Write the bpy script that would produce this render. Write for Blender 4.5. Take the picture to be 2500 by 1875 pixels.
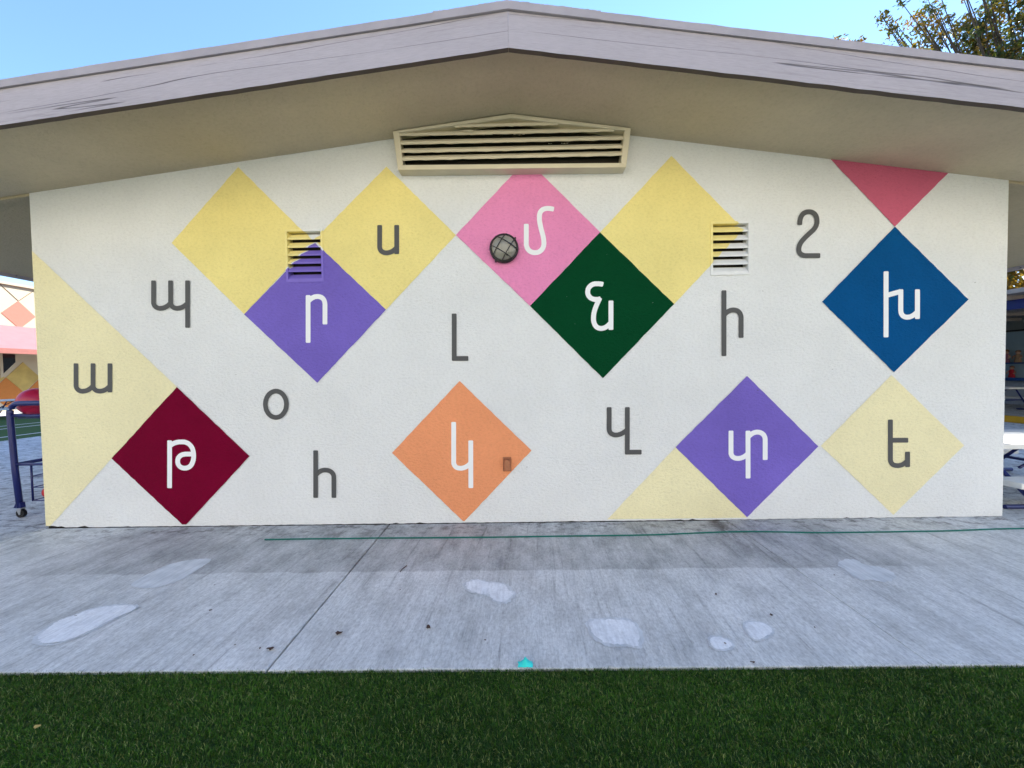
import bpy, bmesh, math, random
import numpy as np
from mathutils import Vector, Matrix
from mathutils.geometry import tessellate_polygon

random.seed(7); rng = np.random.default_rng(7)
for o in list(bpy.data.objects): bpy.data.objects.remove(o)
scene = bpy.context.scene
col = scene.collection
R = math.radians

# ------------------------------------------------------------------ camera
cd = bpy.data.cameras.new('camera'); cam = bpy.data.objects.new('camera', cd); col.objects.link(cam)
cd.sensor_width = 36.0; cd.sensor_fit = 'HORIZONTAL'; cd.lens = 36.0*940/2500
cd.clip_start = 0.05; cd.clip_end = 2000
yaw, pitch, roll = R(-0.663), R(-1.592), R(-0.944)
fw = Vector((math.sin(yaw)*math.cos(pitch), math.cos(yaw)*math.cos(pitch), math.sin(pitch)))
rt = Vector((math.cos(yaw), -math.sin(yaw), 0)); up = rt.cross(fw)
r2 = math.cos(roll)*rt + math.sin(roll)*up; u2 = -math.sin(roll)*rt + math.cos(roll)*up
M = Matrix((r2, u2, -fw)).transposed().to_4x4(); M.translation = (0, -3.645, 1.428)
cam.matrix_world = M
scene.camera = cam

# ------------------------------------------------------------------ sky, sun, exposure
SUN_EL, SUN_AZ = R(36), R(38)          # azimuth measured from +Y (behind the building) towards +X
w = bpy.data.worlds.new('World'); scene.world = w; w.use_nodes = True
nt = w.node_tree; nt.nodes.clear()
sky = nt.nodes.new('ShaderNodeTexSky'); sky.sky_type = 'NISHITA'; sky.sun_disc = False
sky.sun_elevation = SUN_EL; sky.sun_rotation = SUN_AZ
sky.air_density = 1.0; sky.dust_density = 0.0; sky.ozone_density = 5.0
bg = nt.nodes.new('ShaderNodeBackground'); bg.inputs['Strength'].default_value = 0.135
wo = nt.nodes.new('ShaderNodeOutputWorld')
nt.links.new(sky.outputs[0], bg.inputs['Color']); nt.links.new(bg.outputs[0], wo.inputs['Surface'])
sl = bpy.data.lights.new('sun', 'SUN'); sl.energy = 5.0; sl.angle = R(0.53); sl.color = (1.0, 0.955, 0.89)
so = bpy.data.objects.new('sun', sl); col.objects.link(so)
sd = Vector((math.sin(SUN_AZ)*math.cos(SUN_EL), math.cos(SUN_AZ)*math.cos(SUN_EL), math.sin(SUN_EL)))
so.rotation_euler = sd.to_track_quat('Z', 'Y').to_euler(); so.location = sd*60
vs = scene.view_settings
vs.view_transform = 'Standard'; vs.look = 'None'; vs.gamma = 1.0; vs.use_curve_mapping = False
vs.exposure = 1.62
scene.render.engine = 'CYCLES'
scene.cycles.max_bounces = 6; scene.cycles.diffuse_bounces = 4

# ------------------------------------------------------------------ measured data (metres)
DIAMONDS = [('yellow',[(-2.5795,3.4069),(-1.8965,2.7037),(-2.5721,2.0296),(-3.2412,2.7136)]),('yellow',[(-1.1825,3.38),(-0.5448,2.7323),(-1.221,2.0486),(-1.8965,2.7037)]),('yellow',[(1.4696,3.418),(2.1393,2.7244),(1.4887,2.0508),(0.803,2.7305)]),('cream',[(-4.6266,2.6762),(-4.5824,2.6666),(-3.2441,1.3496),(-3.9072,0.6729),(-4.5274,0.0357),(-4.5859,-0.0408),(-4.6771,-0.0397)]),('cream',[(1.4954,0.7031),(2.2318,-0.0369),(0.7927,-0.0329)]),('cream',[(3.5087,1.3539),(4.1909,0.682),(3.5403,0.0314),(2.8596,0.6967)]),('pink',[(0.1302,3.4143),(0.803,2.7305),(0.1398,2.0584),(-0.5448,2.7323)]),('rose',[(2.8992,3.3856),(4.0241,3.2258),(3.5236,2.7257)]),('purple',[(-1.8792,2.6948),(-1.221,2.0486),(-1.8936,1.3676),(-2.5721,2.0296)]),('purple',[(2.1656,1.3672),(2.8337,0.6927),(2.1662,0.0261),(1.4954,0.7031)]),('green',[(0.803,2.7305),(1.4887,2.0508),(0.8154,1.3675),(0.1398,2.0584)]),('blue',[(3.5236,2.7257),(4.2074,2.0434),(3.5298,1.3795),(2.8604,2.047)]),('maroon',[(-3.2441,1.3496),(-2.5672,0.6765),(-3.2271,0.002),(-3.9072,0.6729)]),('orange',[(-0.5378,1.3632),(0.1323,0.6917),(-0.5251,0.0144),(-1.1982,0.6884)])]
LETTERS = [('dark',[[(-3.425,2.364),(-3.434,2.159),(-3.434,2.149),(-3.432,2.14),(-3.428,2.131),(-3.424,2.124),(-3.418,2.117),(-3.41,2.111),(-3.402,2.107),(-3.393,2.103),(-3.383,2.101),(-3.372,2.1),(-3.361,2.101),(-3.349,2.102),(-3.338,2.105),(-3.328,2.108),(-3.317,2.113),(-3.307,2.118),(-3.297,2.124),(-3.288,2.132),(-3.279,2.14),(-3.271,2.148)],[(-3.262,2.361),(-3.27,2.156),(-3.27,2.146),(-3.268,2.137),(-3.265,2.128),(-3.26,2.121),(-3.254,2.114),(-3.247,2.108),(-3.239,2.104),(-3.229,2.1),(-3.219,2.098),(-3.208,2.097),(-3.197,2.098),(-3.186,2.099),(-3.175,2.102),(-3.164,2.105),(-3.154,2.11),(-3.143,2.115),(-3.134,2.122),(-3.124,2.129),(-3.115,2.137),(-3.107,2.146)],[(-3.099,2.358),(-3.117,1.911)]]),('dark',[[(-4.208,1.592),(-4.218,1.384),(-4.218,1.374),(-4.216,1.364),(-4.213,1.356),(-4.208,1.348),(-4.202,1.341),(-4.195,1.335),(-4.187,1.331),(-4.177,1.327),(-4.167,1.325),(-4.156,1.324),(-4.145,1.325),(-4.133,1.326),(-4.122,1.329),(-4.111,1.332),(-4.101,1.337),(-4.09,1.343),(-4.081,1.349),(-4.071,1.356),(-4.062,1.365),(-4.053,1.373)],[(-4.043,1.589),(-4.053,1.381),(-4.053,1.371),(-4.051,1.362),(-4.048,1.353),(-4.043,1.345),(-4.037,1.339),(-4.03,1.333),(-4.021,1.328),(-4.012,1.325),(-4.002,1.323),(-3.991,1.322),(-3.979,1.322),(-3.968,1.324),(-3.957,1.326),(-3.946,1.33),(-3.936,1.334),(-3.925,1.34),(-3.916,1.346),(-3.906,1.354),(-3.897,1.362),(-3.888,1.371)],[(-3.879,1.586),(-3.892,1.309)]]),('dark',[[(-1.259,2.839),(-1.265,2.637),(-1.264,2.627),(-1.262,2.618),(-1.259,2.61),(-1.254,2.602),(-1.248,2.595),(-1.241,2.59),(-1.233,2.586),(-1.224,2.582),(-1.214,2.58),(-1.203,2.579),(-1.192,2.579),(-1.181,2.581),(-1.17,2.583),(-1.159,2.587),(-1.149,2.591),(-1.139,2.596),(-1.13,2.603),(-1.121,2.61),(-1.112,2.618),(-1.104,2.626)],[(-1.099,2.836),(-1.105,2.566)]]),('white',[[(-1.955,2.198),(-1.969,1.749)],[(-1.957,2.137),(-1.949,2.146),(-1.94,2.154),(-1.931,2.161),(-1.923,2.167),(-1.914,2.172),(-1.905,2.176),(-1.896,2.18),(-1.886,2.182),(-1.876,2.183),(-1.866,2.184),(-1.854,2.183),(-1.843,2.18),(-1.832,2.176),(-1.823,2.17),(-1.815,2.163),(-1.809,2.155),(-1.804,2.145),(-1.8,2.134),(-1.798,2.122),(-1.797,2.109),(-1.803,1.92)]]),('white',[[(0.116,2.822),(0.113,2.643),(0.113,2.628),(0.116,2.614),(0.12,2.601),(0.126,2.589),(0.134,2.579),(0.143,2.57),(0.154,2.563),(0.166,2.558),(0.179,2.554),(0.193,2.553),(0.208,2.554),(0.221,2.556),(0.233,2.561),(0.244,2.568),(0.254,2.576),(0.262,2.586),(0.269,2.598),(0.274,2.611),(0.277,2.625),(0.278,2.64),(0.277,2.665),(0.274,2.688),(0.27,2.711),(0.264,2.734),(0.258,2.756),(0.252,2.78),(0.247,2.803),(0.242,2.829),(0.239,2.855),(0.239,2.884),(0.24,2.899),(0.243,2.912),(0.247,2.924),(0.254,2.934),(0.261,2.942),(0.27,2.949),(0.281,2.954),(0.292,2.957),(0.304,2.959),(0.318,2.96),(0.325,2.959),(0.331,2.959),(0.337,2.958),(0.344,2.957),(0.349,2.956),(0.355,2.955),(0.361,2.954),(0.366,2.953),(0.371,2.951),(0.376,2.95)]]),('dark',[[(-0.576,2.0),(-0.585,1.555)],[(-0.605,1.577),(-0.45,1.575)]]),('white',[[(0.828,2.245),(0.821,2.247),(0.815,2.248),(0.808,2.249),(0.802,2.251),(0.795,2.251),(0.789,2.252),(0.783,2.253),(0.777,2.253),(0.771,2.253),(0.765,2.253),(0.75,2.253),(0.737,2.25),(0.725,2.246),(0.714,2.24),(0.705,2.232),(0.697,2.224),(0.69,2.214),(0.685,2.203),(0.683,2.191),(0.681,2.179),(0.682,2.166),(0.685,2.154),(0.69,2.143),(0.697,2.134),(0.704,2.126),(0.714,2.119),(0.724,2.114),(0.735,2.11),(0.747,2.107),(0.759,2.107),(0.764,2.107),(0.768,2.107),(0.772,2.107),(0.777,2.107),(0.781,2.108),(0.785,2.109),(0.789,2.11),(0.794,2.111),(0.798,2.113),(0.804,2.115)],[(0.796,2.123),(0.788,2.107),(0.78,2.09),(0.771,2.072),(0.763,2.054),(0.755,2.035),(0.748,2.016),(0.742,1.996),(0.737,1.975),(0.734,1.954),(0.733,1.933),(0.733,1.916),(0.735,1.901),(0.739,1.887),(0.744,1.874),(0.75,1.863),(0.758,1.853),(0.767,1.846),(0.778,1.84),(0.789,1.837),(0.803,1.835),(0.814,1.836),(0.825,1.838),(0.835,1.841),(0.844,1.845),(0.853,1.85),(0.862,1.856),(0.871,1.863),(0.879,1.871),(0.887,1.879),(0.895,1.888)],[(0.898,2.094),(0.895,1.82)]]),('dark',[[(1.951,2.17),(1.95,1.557)],[(1.951,1.939),(1.959,1.948),(1.967,1.956),(1.975,1.963),(1.983,1.969),(1.992,1.974),(2.001,1.978),(2.01,1.982),(2.019,1.984),(2.028,1.985),(2.038,1.986),(2.051,1.984),(2.062,1.982),(2.073,1.978),(2.082,1.972),(2.09,1.965),(2.097,1.956),(2.102,1.947),(2.106,1.936),(2.109,1.924),(2.11,1.912),(2.11,1.725)]]),('dark',[[(2.649,2.758),(2.65,2.78),(2.652,2.8),(2.656,2.817),(2.661,2.833),(2.669,2.847),(2.678,2.858),(2.688,2.867),(2.701,2.873),(2.715,2.877),(2.731,2.878),(2.745,2.877),(2.758,2.874),(2.769,2.869),(2.779,2.863),(2.788,2.855),(2.795,2.845),(2.801,2.834),(2.805,2.821),(2.807,2.808),(2.808,2.792),(2.808,2.779),(2.806,2.767),(2.803,2.756),(2.799,2.746),(2.794,2.736),(2.788,2.727),(2.781,2.718),(2.773,2.709),(2.764,2.701),(2.754,2.692),(2.739,2.679),(2.724,2.665),(2.709,2.651),(2.694,2.636),(2.68,2.621),(2.667,2.606),(2.657,2.589),(2.649,2.572),(2.644,2.554),(2.642,2.536),(2.643,2.525),(2.645,2.515),(2.649,2.506),(2.654,2.498),(2.66,2.492),(2.668,2.486),(2.677,2.482),(2.687,2.478),(2.698,2.476),(2.71,2.475),(2.84,2.473)]]),('white',[[(3.446,2.317),(3.452,1.706)],[(3.449,2.093),(3.588,2.13)],[(3.582,2.148),(3.584,1.957),(3.585,1.945),(3.587,1.934),(3.59,1.924),(3.595,1.915),(3.6,1.908),(3.607,1.901),(3.615,1.896),(3.623,1.893),(3.633,1.89),(3.644,1.889),(3.655,1.89),(3.666,1.891),(3.676,1.894),(3.686,1.898),(3.695,1.903),(3.704,1.909),(3.713,1.915),(3.722,1.923),(3.73,1.931),(3.738,1.939)],[(3.735,2.145),(3.738,1.871)]]),('white',[[(-3.334,0.839),(-3.354,0.378)],[(-3.337,0.783),(-3.326,0.792),(-3.315,0.799),(-3.304,0.806),(-3.292,0.811),(-3.28,0.815),(-3.267,0.819),(-3.254,0.821),(-3.241,0.823),(-3.228,0.823),(-3.213,0.823),(-3.193,0.822),(-3.175,0.817),(-3.158,0.809),(-3.144,0.798),(-3.132,0.785),(-3.122,0.77),(-3.115,0.753),(-3.11,0.733),(-3.107,0.712),(-3.107,0.689),(-3.109,0.667),(-3.112,0.648),(-3.118,0.63),(-3.125,0.614),(-3.133,0.601),(-3.143,0.589),(-3.155,0.58),(-3.168,0.574),(-3.182,0.57),(-3.198,0.569),(-3.211,0.57),(-3.222,0.573),(-3.232,0.577),(-3.241,0.583),(-3.248,0.589),(-3.254,0.597),(-3.259,0.606),(-3.262,0.615),(-3.264,0.625),(-3.264,0.636)],[(-3.198,0.569),(-3.211,0.57),(-3.222,0.573),(-3.232,0.577),(-3.241,0.583),(-3.248,0.589),(-3.254,0.597),(-3.259,0.606),(-3.262,0.615),(-3.264,0.625),(-3.264,0.636),(-3.263,0.648),(-3.26,0.66),(-3.255,0.67),(-3.248,0.679),(-3.24,0.687),(-3.231,0.693),(-3.22,0.698),(-3.207,0.702),(-3.193,0.704),(-3.179,0.705),(-3.103,0.704)]]),('dark',[[(-2.195,1.168),(-2.197,1.152),(-2.2,1.136),(-2.204,1.12),(-2.211,1.106),(-2.219,1.092),(-2.228,1.08),(-2.238,1.069),(-2.249,1.06),(-2.262,1.053),(-2.274,1.048),(-2.287,1.045),(-2.301,1.044),(-2.314,1.046),(-2.327,1.049),(-2.339,1.054),(-2.351,1.062),(-2.361,1.071),(-2.371,1.082),(-2.379,1.095),(-2.386,1.108),(-2.392,1.123),(-2.395,1.139),(-2.397,1.155),(-2.398,1.171),(-2.396,1.188),(-2.393,1.204),(-2.388,1.219),(-2.382,1.234),(-2.374,1.247),(-2.365,1.26),(-2.355,1.27),(-2.343,1.279),(-2.331,1.286),(-2.318,1.291),(-2.305,1.294),(-2.292,1.295),(-2.279,1.294),(-2.266,1.29),(-2.254,1.285),(-2.242,1.277),(-2.232,1.268),(-2.222,1.257),(-2.214,1.245),(-2.207,1.231),(-2.201,1.216),(-2.198,1.201),(-2.196,1.185),(-2.195,1.168)]]),('dark',[[(-1.929,0.723),(-1.943,0.265)],[(-1.937,0.484),(-1.928,0.493),(-1.919,0.501),(-1.911,0.508),(-1.902,0.515),(-1.893,0.52),(-1.884,0.525),(-1.875,0.528),(-1.865,0.53),(-1.855,0.532),(-1.844,0.532),(-1.829,0.531),(-1.814,0.528),(-1.802,0.524),(-1.791,0.518),(-1.782,0.511),(-1.774,0.502),(-1.768,0.492),(-1.764,0.481),(-1.762,0.469),(-1.762,0.456),(-1.767,0.263)]]),('white',[[(-0.602,0.975),(-0.61,0.595),(-0.61,0.584),(-0.608,0.573),(-0.604,0.564),(-0.6,0.556),(-0.594,0.549),(-0.587,0.543),(-0.578,0.538),(-0.569,0.535),(-0.558,0.533),(-0.546,0.532),(-0.535,0.532),(-0.524,0.534),(-0.514,0.536),(-0.504,0.54),(-0.494,0.544),(-0.484,0.55),(-0.474,0.556),(-0.465,0.564),(-0.456,0.572),(-0.447,0.581)],[(-0.443,0.797),(-0.451,0.34)]]),('dark',[[(0.872,1.093),(0.87,0.887),(0.871,0.877),(0.873,0.868),(0.876,0.859),(0.881,0.851),(0.887,0.845),(0.894,0.839),(0.903,0.835),(0.912,0.831),(0.922,0.829),(0.933,0.828),(0.944,0.829),(0.955,0.83),(0.966,0.833),(0.977,0.836),(0.987,0.841),(0.998,0.846),(1.009,0.853),(1.02,0.86),(1.03,0.868),(1.041,0.877)],[(1.043,1.091),(1.039,0.641)],[(1.02,0.664),(1.174,0.662)]]),('white',[[(2.015,0.854),(2.015,0.648),(2.015,0.637),(2.018,0.628),(2.021,0.62),(2.026,0.612),(2.032,0.605),(2.04,0.6),(2.048,0.595),(2.057,0.592),(2.067,0.59),(2.078,0.589),(2.089,0.589),(2.1,0.591),(2.11,0.593),(2.121,0.597),(2.131,0.601),(2.14,0.607),(2.15,0.613),(2.159,0.621),(2.167,0.629),(2.175,0.638)],[(2.174,0.851),(2.175,0.398)],[(2.174,0.789),(2.182,0.798),(2.191,0.806),(2.199,0.813),(2.207,0.819),(2.216,0.824),(2.224,0.829),(2.233,0.832),(2.243,0.834),(2.252,0.836),(2.263,0.836),(2.275,0.835),(2.287,0.832),(2.297,0.828),(2.307,0.822),(2.315,0.815),(2.322,0.807),(2.327,0.797),(2.332,0.786),(2.334,0.774),(2.335,0.761),(2.335,0.571)]]),('dark',[[(3.501,0.936),(3.505,0.561),(3.506,0.55),(3.508,0.54),(3.512,0.531),(3.517,0.523),(3.523,0.516),(3.53,0.51),(3.539,0.506),(3.549,0.503),(3.559,0.501),(3.571,0.5),(3.582,0.5),(3.592,0.502),(3.602,0.504),(3.612,0.507),(3.621,0.512),(3.63,0.517),(3.639,0.523),(3.648,0.53),(3.656,0.538),(3.664,0.547)],[(3.503,0.741),(3.668,0.739)],[(3.663,0.631),(3.665,0.485)]])]
VENTS = [[(-2.1581,2.8158),(-1.8,2.3221)],[(1.8282,2.805),(2.1972,2.3111)]]
GABLE = {'outer': [(-1.0817,3.6354),(-0.0065,3.776),(1.0657,3.6163),(1.0188,3.2662),(-1.0425,3.2881)],'inner': [(-1.0237,3.6194),(-0.0052,3.7273),(1.0078,3.5928),(0.9739,3.3056),(-0.9967,3.331)],'slats': [3.6736,3.6061,3.5312,3.4562,3.3894]}
LAMP = (-0.0952,2.5899)
LAMPR = 0.13465
OUTLET = [(-0.1405,0.6352),(-0.0609,0.4987)]
PATCHES = [[(-2.6957,-1.599),(-2.7422,-1.502),(-2.7648,-1.4149),(-2.7188,-1.3809),(-2.6891,-1.307),(-2.5714,-1.2584),(-2.3992,-1.2717),(-2.368,-1.3119),(-2.3931,-1.3695),(-2.4162,-1.4624),(-2.4344,-1.551),(-2.4837,-1.621),(-2.5312,-1.6422),(-2.6097,-1.6413)],[(-2.7117,-1.0353),(-2.722,-0.9659),(-2.7219,-0.8258),(-2.6715,-0.7121),(-2.5501,-0.6691),(-2.4241,-0.6638),(-2.3988,-0.7573),(-2.3977,-0.8806),(-2.3966,-0.9941),(-2.4653,-1.0731),(-2.5412,-1.0901),(-2.6494,-1.0739)],[(-0.3943,-1.0635),(-0.3165,-0.9946),(-0.2432,-1.0349),(-0.1162,-1.0541),(-0.0676,-1.1003),(-0.0469,-1.16),(-0.0088,-1.1911),(-0.0461,-1.2439),(-0.0714,-1.2965),(-0.128,-1.3042),(-0.1877,-1.2595),(-0.1962,-1.214),(-0.2728,-1.1979),(-0.354,-1.1546)],[(0.3705,-1.4786),(0.4302,-1.442),(0.6311,-1.4479),(0.666,-1.5046),(0.663,-1.6075),(0.6293,-1.6887),(0.6023,-1.7063),(0.5627,-1.6819),(0.5004,-1.6896),(0.4352,-1.6743),(0.3783,-1.6104),(0.3683,-1.543)],[(1.2545,-1.4982),(1.2973,-1.4813),(1.3654,-1.4925),(1.393,-1.5357),(1.3794,-1.5835),(1.3272,-1.6222),(1.2464,-1.653),(1.2245,-1.6464),(1.216,-1.5947),(1.2298,-1.5405)],[(0.9821,-1.6435),(1.0098,-1.6053),(1.0553,-1.6032),(1.0964,-1.6258),(1.1112,-1.67),(1.1001,-1.6941),(1.0564,-1.715),(1.0013,-1.7237),(0.9749,-1.6927)],[(2.2919,-0.8707),(2.4046,-0.786),(2.5176,-0.7834),(2.4851,-0.8749),(2.5633,-0.8933),(2.594,-0.9476),(2.5916,-1.0036),(2.494,-1.0867),(2.4065,-1.1095),(2.3722,-1.0636),(2.2849,-1.0869),(2.2681,-1.0298),(2.3091,-0.9417)]]
LEAVES = [(-1.3074,-1.6847,0.02),(-1.3691,-1.6779,0.007),(-1.0015,-1.5692,0.02),(-1.8941,-1.3476,0.012),(-2.0959,-1.0592,0.007),(-2.6834,-1.3894,0.007),(-0.5162,-1.5271,0.02),(-0.7926,-1.141,0.007),(-0.1894,-1.6293,0.007),(1.2438,-1.2292,0.012),(1.4503,-1.4415,0.012),(1.0628,-1.6718,0.007),(1.6133,-1.5526,0.007),(1.1251,-1.8022,0.012),(2.1604,-1.0169,0.007),(-1.6807,-1.7222,0.007),(-1.521,-1.6514,0.007)]
TWIG = [(-0.8635,-0.907),(-0.8564,-0.8693),(-0.8353,-0.8358)]
CABLE = [(-2.2294,-0.3314),(-1.3006,-0.3279),(-0.2859,-0.3363),(0.9201,-0.3312),(1.946,-0.2825),(2.7171,-0.3237),(3.5146,-0.3172),(4.3932,-0.2835)]
YLEAF = (-1.9494,-2.1563)
CYAN = (-0.0003,-1.8568)


# ------------------------------------------------------------------ helpers
def lin(r, g, b):
    f = lambda c: (c/255/12.92) if c/255 <= 0.04045 else ((c/255+0.055)/1.055)**2.4
    return (f(r), f(g), f(b), 1.0)

class NB:
    """small node builder"""
    def __init__(s, name):
        s.m = bpy.data.materials.new(name); s.m.use_nodes = True
        s.t = s.m.node_tree; s.t.nodes.clear()
        s.out = s.t.nodes.new('ShaderNodeOutputMaterial'); s.p = s.t.nodes.new('ShaderNodeBsdfPrincipled')
        s.t.links.new(s.p.outputs[0], s.out.inputs[0])
        s.tc = s.t.nodes.new('ShaderNodeTexCoord')
    def link(s, a, b): s.t.links.new(a, b)
    def node(s, k, **kw):
        n = s.t.nodes.new('ShaderNode'+k)
        for a, v in kw.items(): setattr(n, a, v)
        return n
    def coords(s, scale=(1, 1, 1), rot=(0, 0, 0)):
        m = s.node('Mapping'); m.inputs['Scale'].default_value = scale; m.inputs['Rotation'].default_value = rot
        s.link(s.tc.outputs['Object'], m.inputs[0]); return m.outputs[0]
    def noise(s, vec, scale=5, detail=4, rough=.55, dist=0):
        n = s.node('TexNoise'); n.inputs['Scale'].default_value = scale; n.inputs['Detail'].default_value = detail
        n.inputs['Roughness'].default_value = rough; n.inputs['Distortion'].default_value = dist
        s.link(vec, n.inputs['Vector']); return n.outputs['Fac']
    def ramp(s, fac, stops, interp='LINEAR'):
        n = s.node('ValToRGB'); e = n.color_ramp.elements; n.color_ramp.interpolation = interp
        while len(e) < len(stops): e.new(0.5)
        for i, (p, c) in enumerate(stops):
            e[i].position = p; e[i].color = c if isinstance(c, tuple) else (c, c, c, 1)
        s.link(fac, n.inputs[0]); return n.outputs[0]
    def mix(s, fac, a, b, mode='MIX'):
        n = s.node('Mix', data_type='RGBA', blend_type=mode)
        for v, i in ((fac, 0), (a, 6), (b, 7)):
            if hasattr(v, 'links'): s.link(v, n.inputs[i])
            else: n.inputs[i].default_value = v
        return n.outputs[2]
    def math(s, op, a, b=0.0, c=0.0, clamp=False):
        n = s.node('Math', operation=op); n.use_clamp = clamp
        for v, i in ((a, 0), (b, 1), (c, 2)):
            if hasattr(v, 'links'): s.link(v, n.inputs[i])
            else: n.inputs[i].default_value = v
        return n.outputs[0]
    def bump(s, h, dist=.003, strength=1.0, prev=None):
        n = s.node('Bump'); n.inputs['Distance'].default_value = dist; n.inputs['Strength'].default_value = strength
        s.link(h, n.inputs['Height'])
        if prev is not None: s.link(prev, n.inputs['Normal'])
        return n.outputs[0]
    def xyz(s):
        n = s.node('SeparateXYZ'); s.link(s.tc.outputs['Object'], n.inputs[0]); return n.outputs
    def set(s, color=None, rough=None, normal=None, spec=None, metal=None):
        for v, k in ((color, 'Base Color'), (rough, 'Roughness'), (spec, 'Specular IOR Level'), (metal, 'Metallic')):
            if v is None: continue
            if hasattr(v, 'links'): s.link(v, s.p.inputs[k])
            else: s.p.inputs[k].default_value = v
        if normal is not None: s.link(normal, s.p.inputs['Normal'])
        return s.m

def stucco_relief(n):
    a = n.noise(n.coords((1, 1, 1.7)), 34, 3, .6)
    b = n.noise(n.coords((1, 1, 1.3)), 95, 2, .6)
    h = n.math('ADD', n.math('MULTIPLY', a, .7), n.math('MULTIPLY', b, .3))
    big = n.noise(n.coords(), 2.2, 3)
    return h, n.bump(big, .012, .35, n.bump(h, .016, .85))

def blotch(n, base, amount=.10, scale=1.3, h=None):
    v = n.noise(n.coords(), scale, 5, .6)
    f = n.ramp(v, [(.3, 1-amount), (.7, 1.0)])
    c = n.mix(1.0, base, f, 'MULTIPLY')
    if h is not None:
        c = n.mix(1.0, c, n.ramp(h, [(.30, .90), (.5, 1.0), (.7, 1.03)]), 'MULTIPLY')
    return c

def paint_stucco(name, color, amount=.10, flecks=None, tone=None):
    n = NB(name); h, nor = stucco_relief(n)
    base = color
    if tone: base = n.mix(n.ramp(n.noise(n.coords((.6, 1, .8)), .55, 4, .55), [(.38, 0.0), (.66, 1.0)]), tone, color)
    c = blotch(n, base, amount, 1.3, h)
    sp = n.noise(n.coords((1, 1, 1.4)), 17, 1)
    c = n.mix(n.ramp(sp, [(.80, 0.0), (.83, .6)]), c, (.10, .08, .06, 1))
    if flecks:
        v = n.noise(n.coords((1, 1, 2.2)), 26, 2)
        c = n.mix(n.ramp(v, [(.775, 0.0), (.79, 1.0)]), c, flecks)
    return n.set(c, .9, nor, .08)

def plain(name, color, rough=.6, spec=.4, metal=0.0, var=.12, scale=9):
    n = NB(name)
    v = n.noise(n.coords(), scale, 4)
    c = n.mix(1.0, color, n.ramp(v, [(.3, 1-var), (.7, 1.0)]), 'MULTIPLY')
    return n.set(c, rough, n.bump(n.noise(n.coords(), scale*6, 2), .001, .4), spec, metal)

def mesh_obj(name, bm, mat=None, parent=None, smooth=False):
    me = bpy.data.meshes.new(name); bm.to_mesh(me); bm.free()
    o = bpy.data.objects.new(name, me); col.objects.link(o)
    if mat: me.materials.append(mat)
    if smooth:
        for p in me.polygons: p.use_smooth = True
    if parent: o.parent = parent
    return o

def empty(name, loc=(0, 0, 0)):
    o = bpy.data.objects.new(name, None); col.objects.link(o); o.location = loc; o.empty_display_size = .2
    return o

def tag(o, label=None, cat=None, group=None, kind=None):
    if label: o['label'] = label
    if cat: o['category'] = cat
    if group: o['group'] = group
    if kind: o['kind'] = kind
    return o

def box(bm, x0, x1, y0, y1, z0, z1):
    v = [bm.verts.new((x, y, z)) for z in (z0, z1) for y in (y0, y1) for x in (x0, x1)]
    for f in ((0, 2, 3, 1), (4, 5, 7, 6), (0, 1, 5, 4), (2, 6, 7, 3), (0, 4, 6, 2), (1, 3, 7, 5)):
        bm.faces.new([v[i] for i in f])
    return v

def bevel(bm, w=.004, seg=2):
    bmesh.ops.bevel(bm, geom=list(bm.edges), offset=w, segments=seg, profile=.6, affect='EDGES', clamp_overlap=True)

def prism_xz(bm, pts, y0, y1):
    """polygon in x,z extruded along y"""
    a = [bm.verts.new((p[0], y0, p[1])) for p in pts]; b = [bm.verts.new((p[0], y1, p[1])) for p in pts]
    n = len(pts); bm.faces.new(a); bm.faces.new(b[::-1])
    for i in range(n): bm.faces.new((a[i], b[i], b[(i+1) % n], a[(i+1) % n]))
    bmesh.ops.recalc_face_normals(bm, faces=bm.faces[:])

def tube(bm, pts, r, seg=8, closed=False):
    pts = [Vector(p) for p in pts]; rings = []
    for i, p in enumerate(pts):
        a = pts[max(i-1, 0)]; b = pts[min(i+1, len(pts)-1)]
        t = (b-a).normalized(); ref = Vector((0, 0, 1)) if abs(t.z) < .9 else Vector((1, 0, 0))
        s = t.cross(ref).normalized(); q = s.cross(t)
        rr = r[i] if isinstance(r, (list, tuple)) else r
        rings.append([bm.verts.new(p+rr*(math.cos(k*2*math.pi/seg)*s+math.sin(k*2*math.pi/seg)*q)) for k in range(seg)])
    for i in range(len(rings)-1):
        for k in range(seg):
            bm.faces.new((rings[i][k], rings[i][(k+1) % seg], rings[i+1][(k+1) % seg], rings[i+1][k]))
    bm.faces.new(rings[0][::-1]); bm.faces.new(rings[-1])

def lathe_y(bm, prof, seg=40):
    """profile (radius, y) turned about the Y axis"""
    rings = []
    for r, y in prof:
        rings.append([bm.verts.new((r*math.cos(k*2*math.pi/seg), y, r*math.sin(k*2*math.pi/seg))) for k in range(seg)] if r > 1e-6 else [bm.verts.new((0, y, 0))])
    for a, b in zip(rings, rings[1:]):
        for k in range(seg):
            k2 = (k+1) % seg
            if len(a) == 1: bm.faces.new((a[0], b[k2], b[k]))
            elif len(b) == 1: bm.faces.new((a[k], a[k2], b[0]))
            else: bm.faces.new((a[k], a[k2], b[k2], b[k]))
    bmesh.ops.recalc_face_normals(bm, faces=bm.faces[:])

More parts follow.
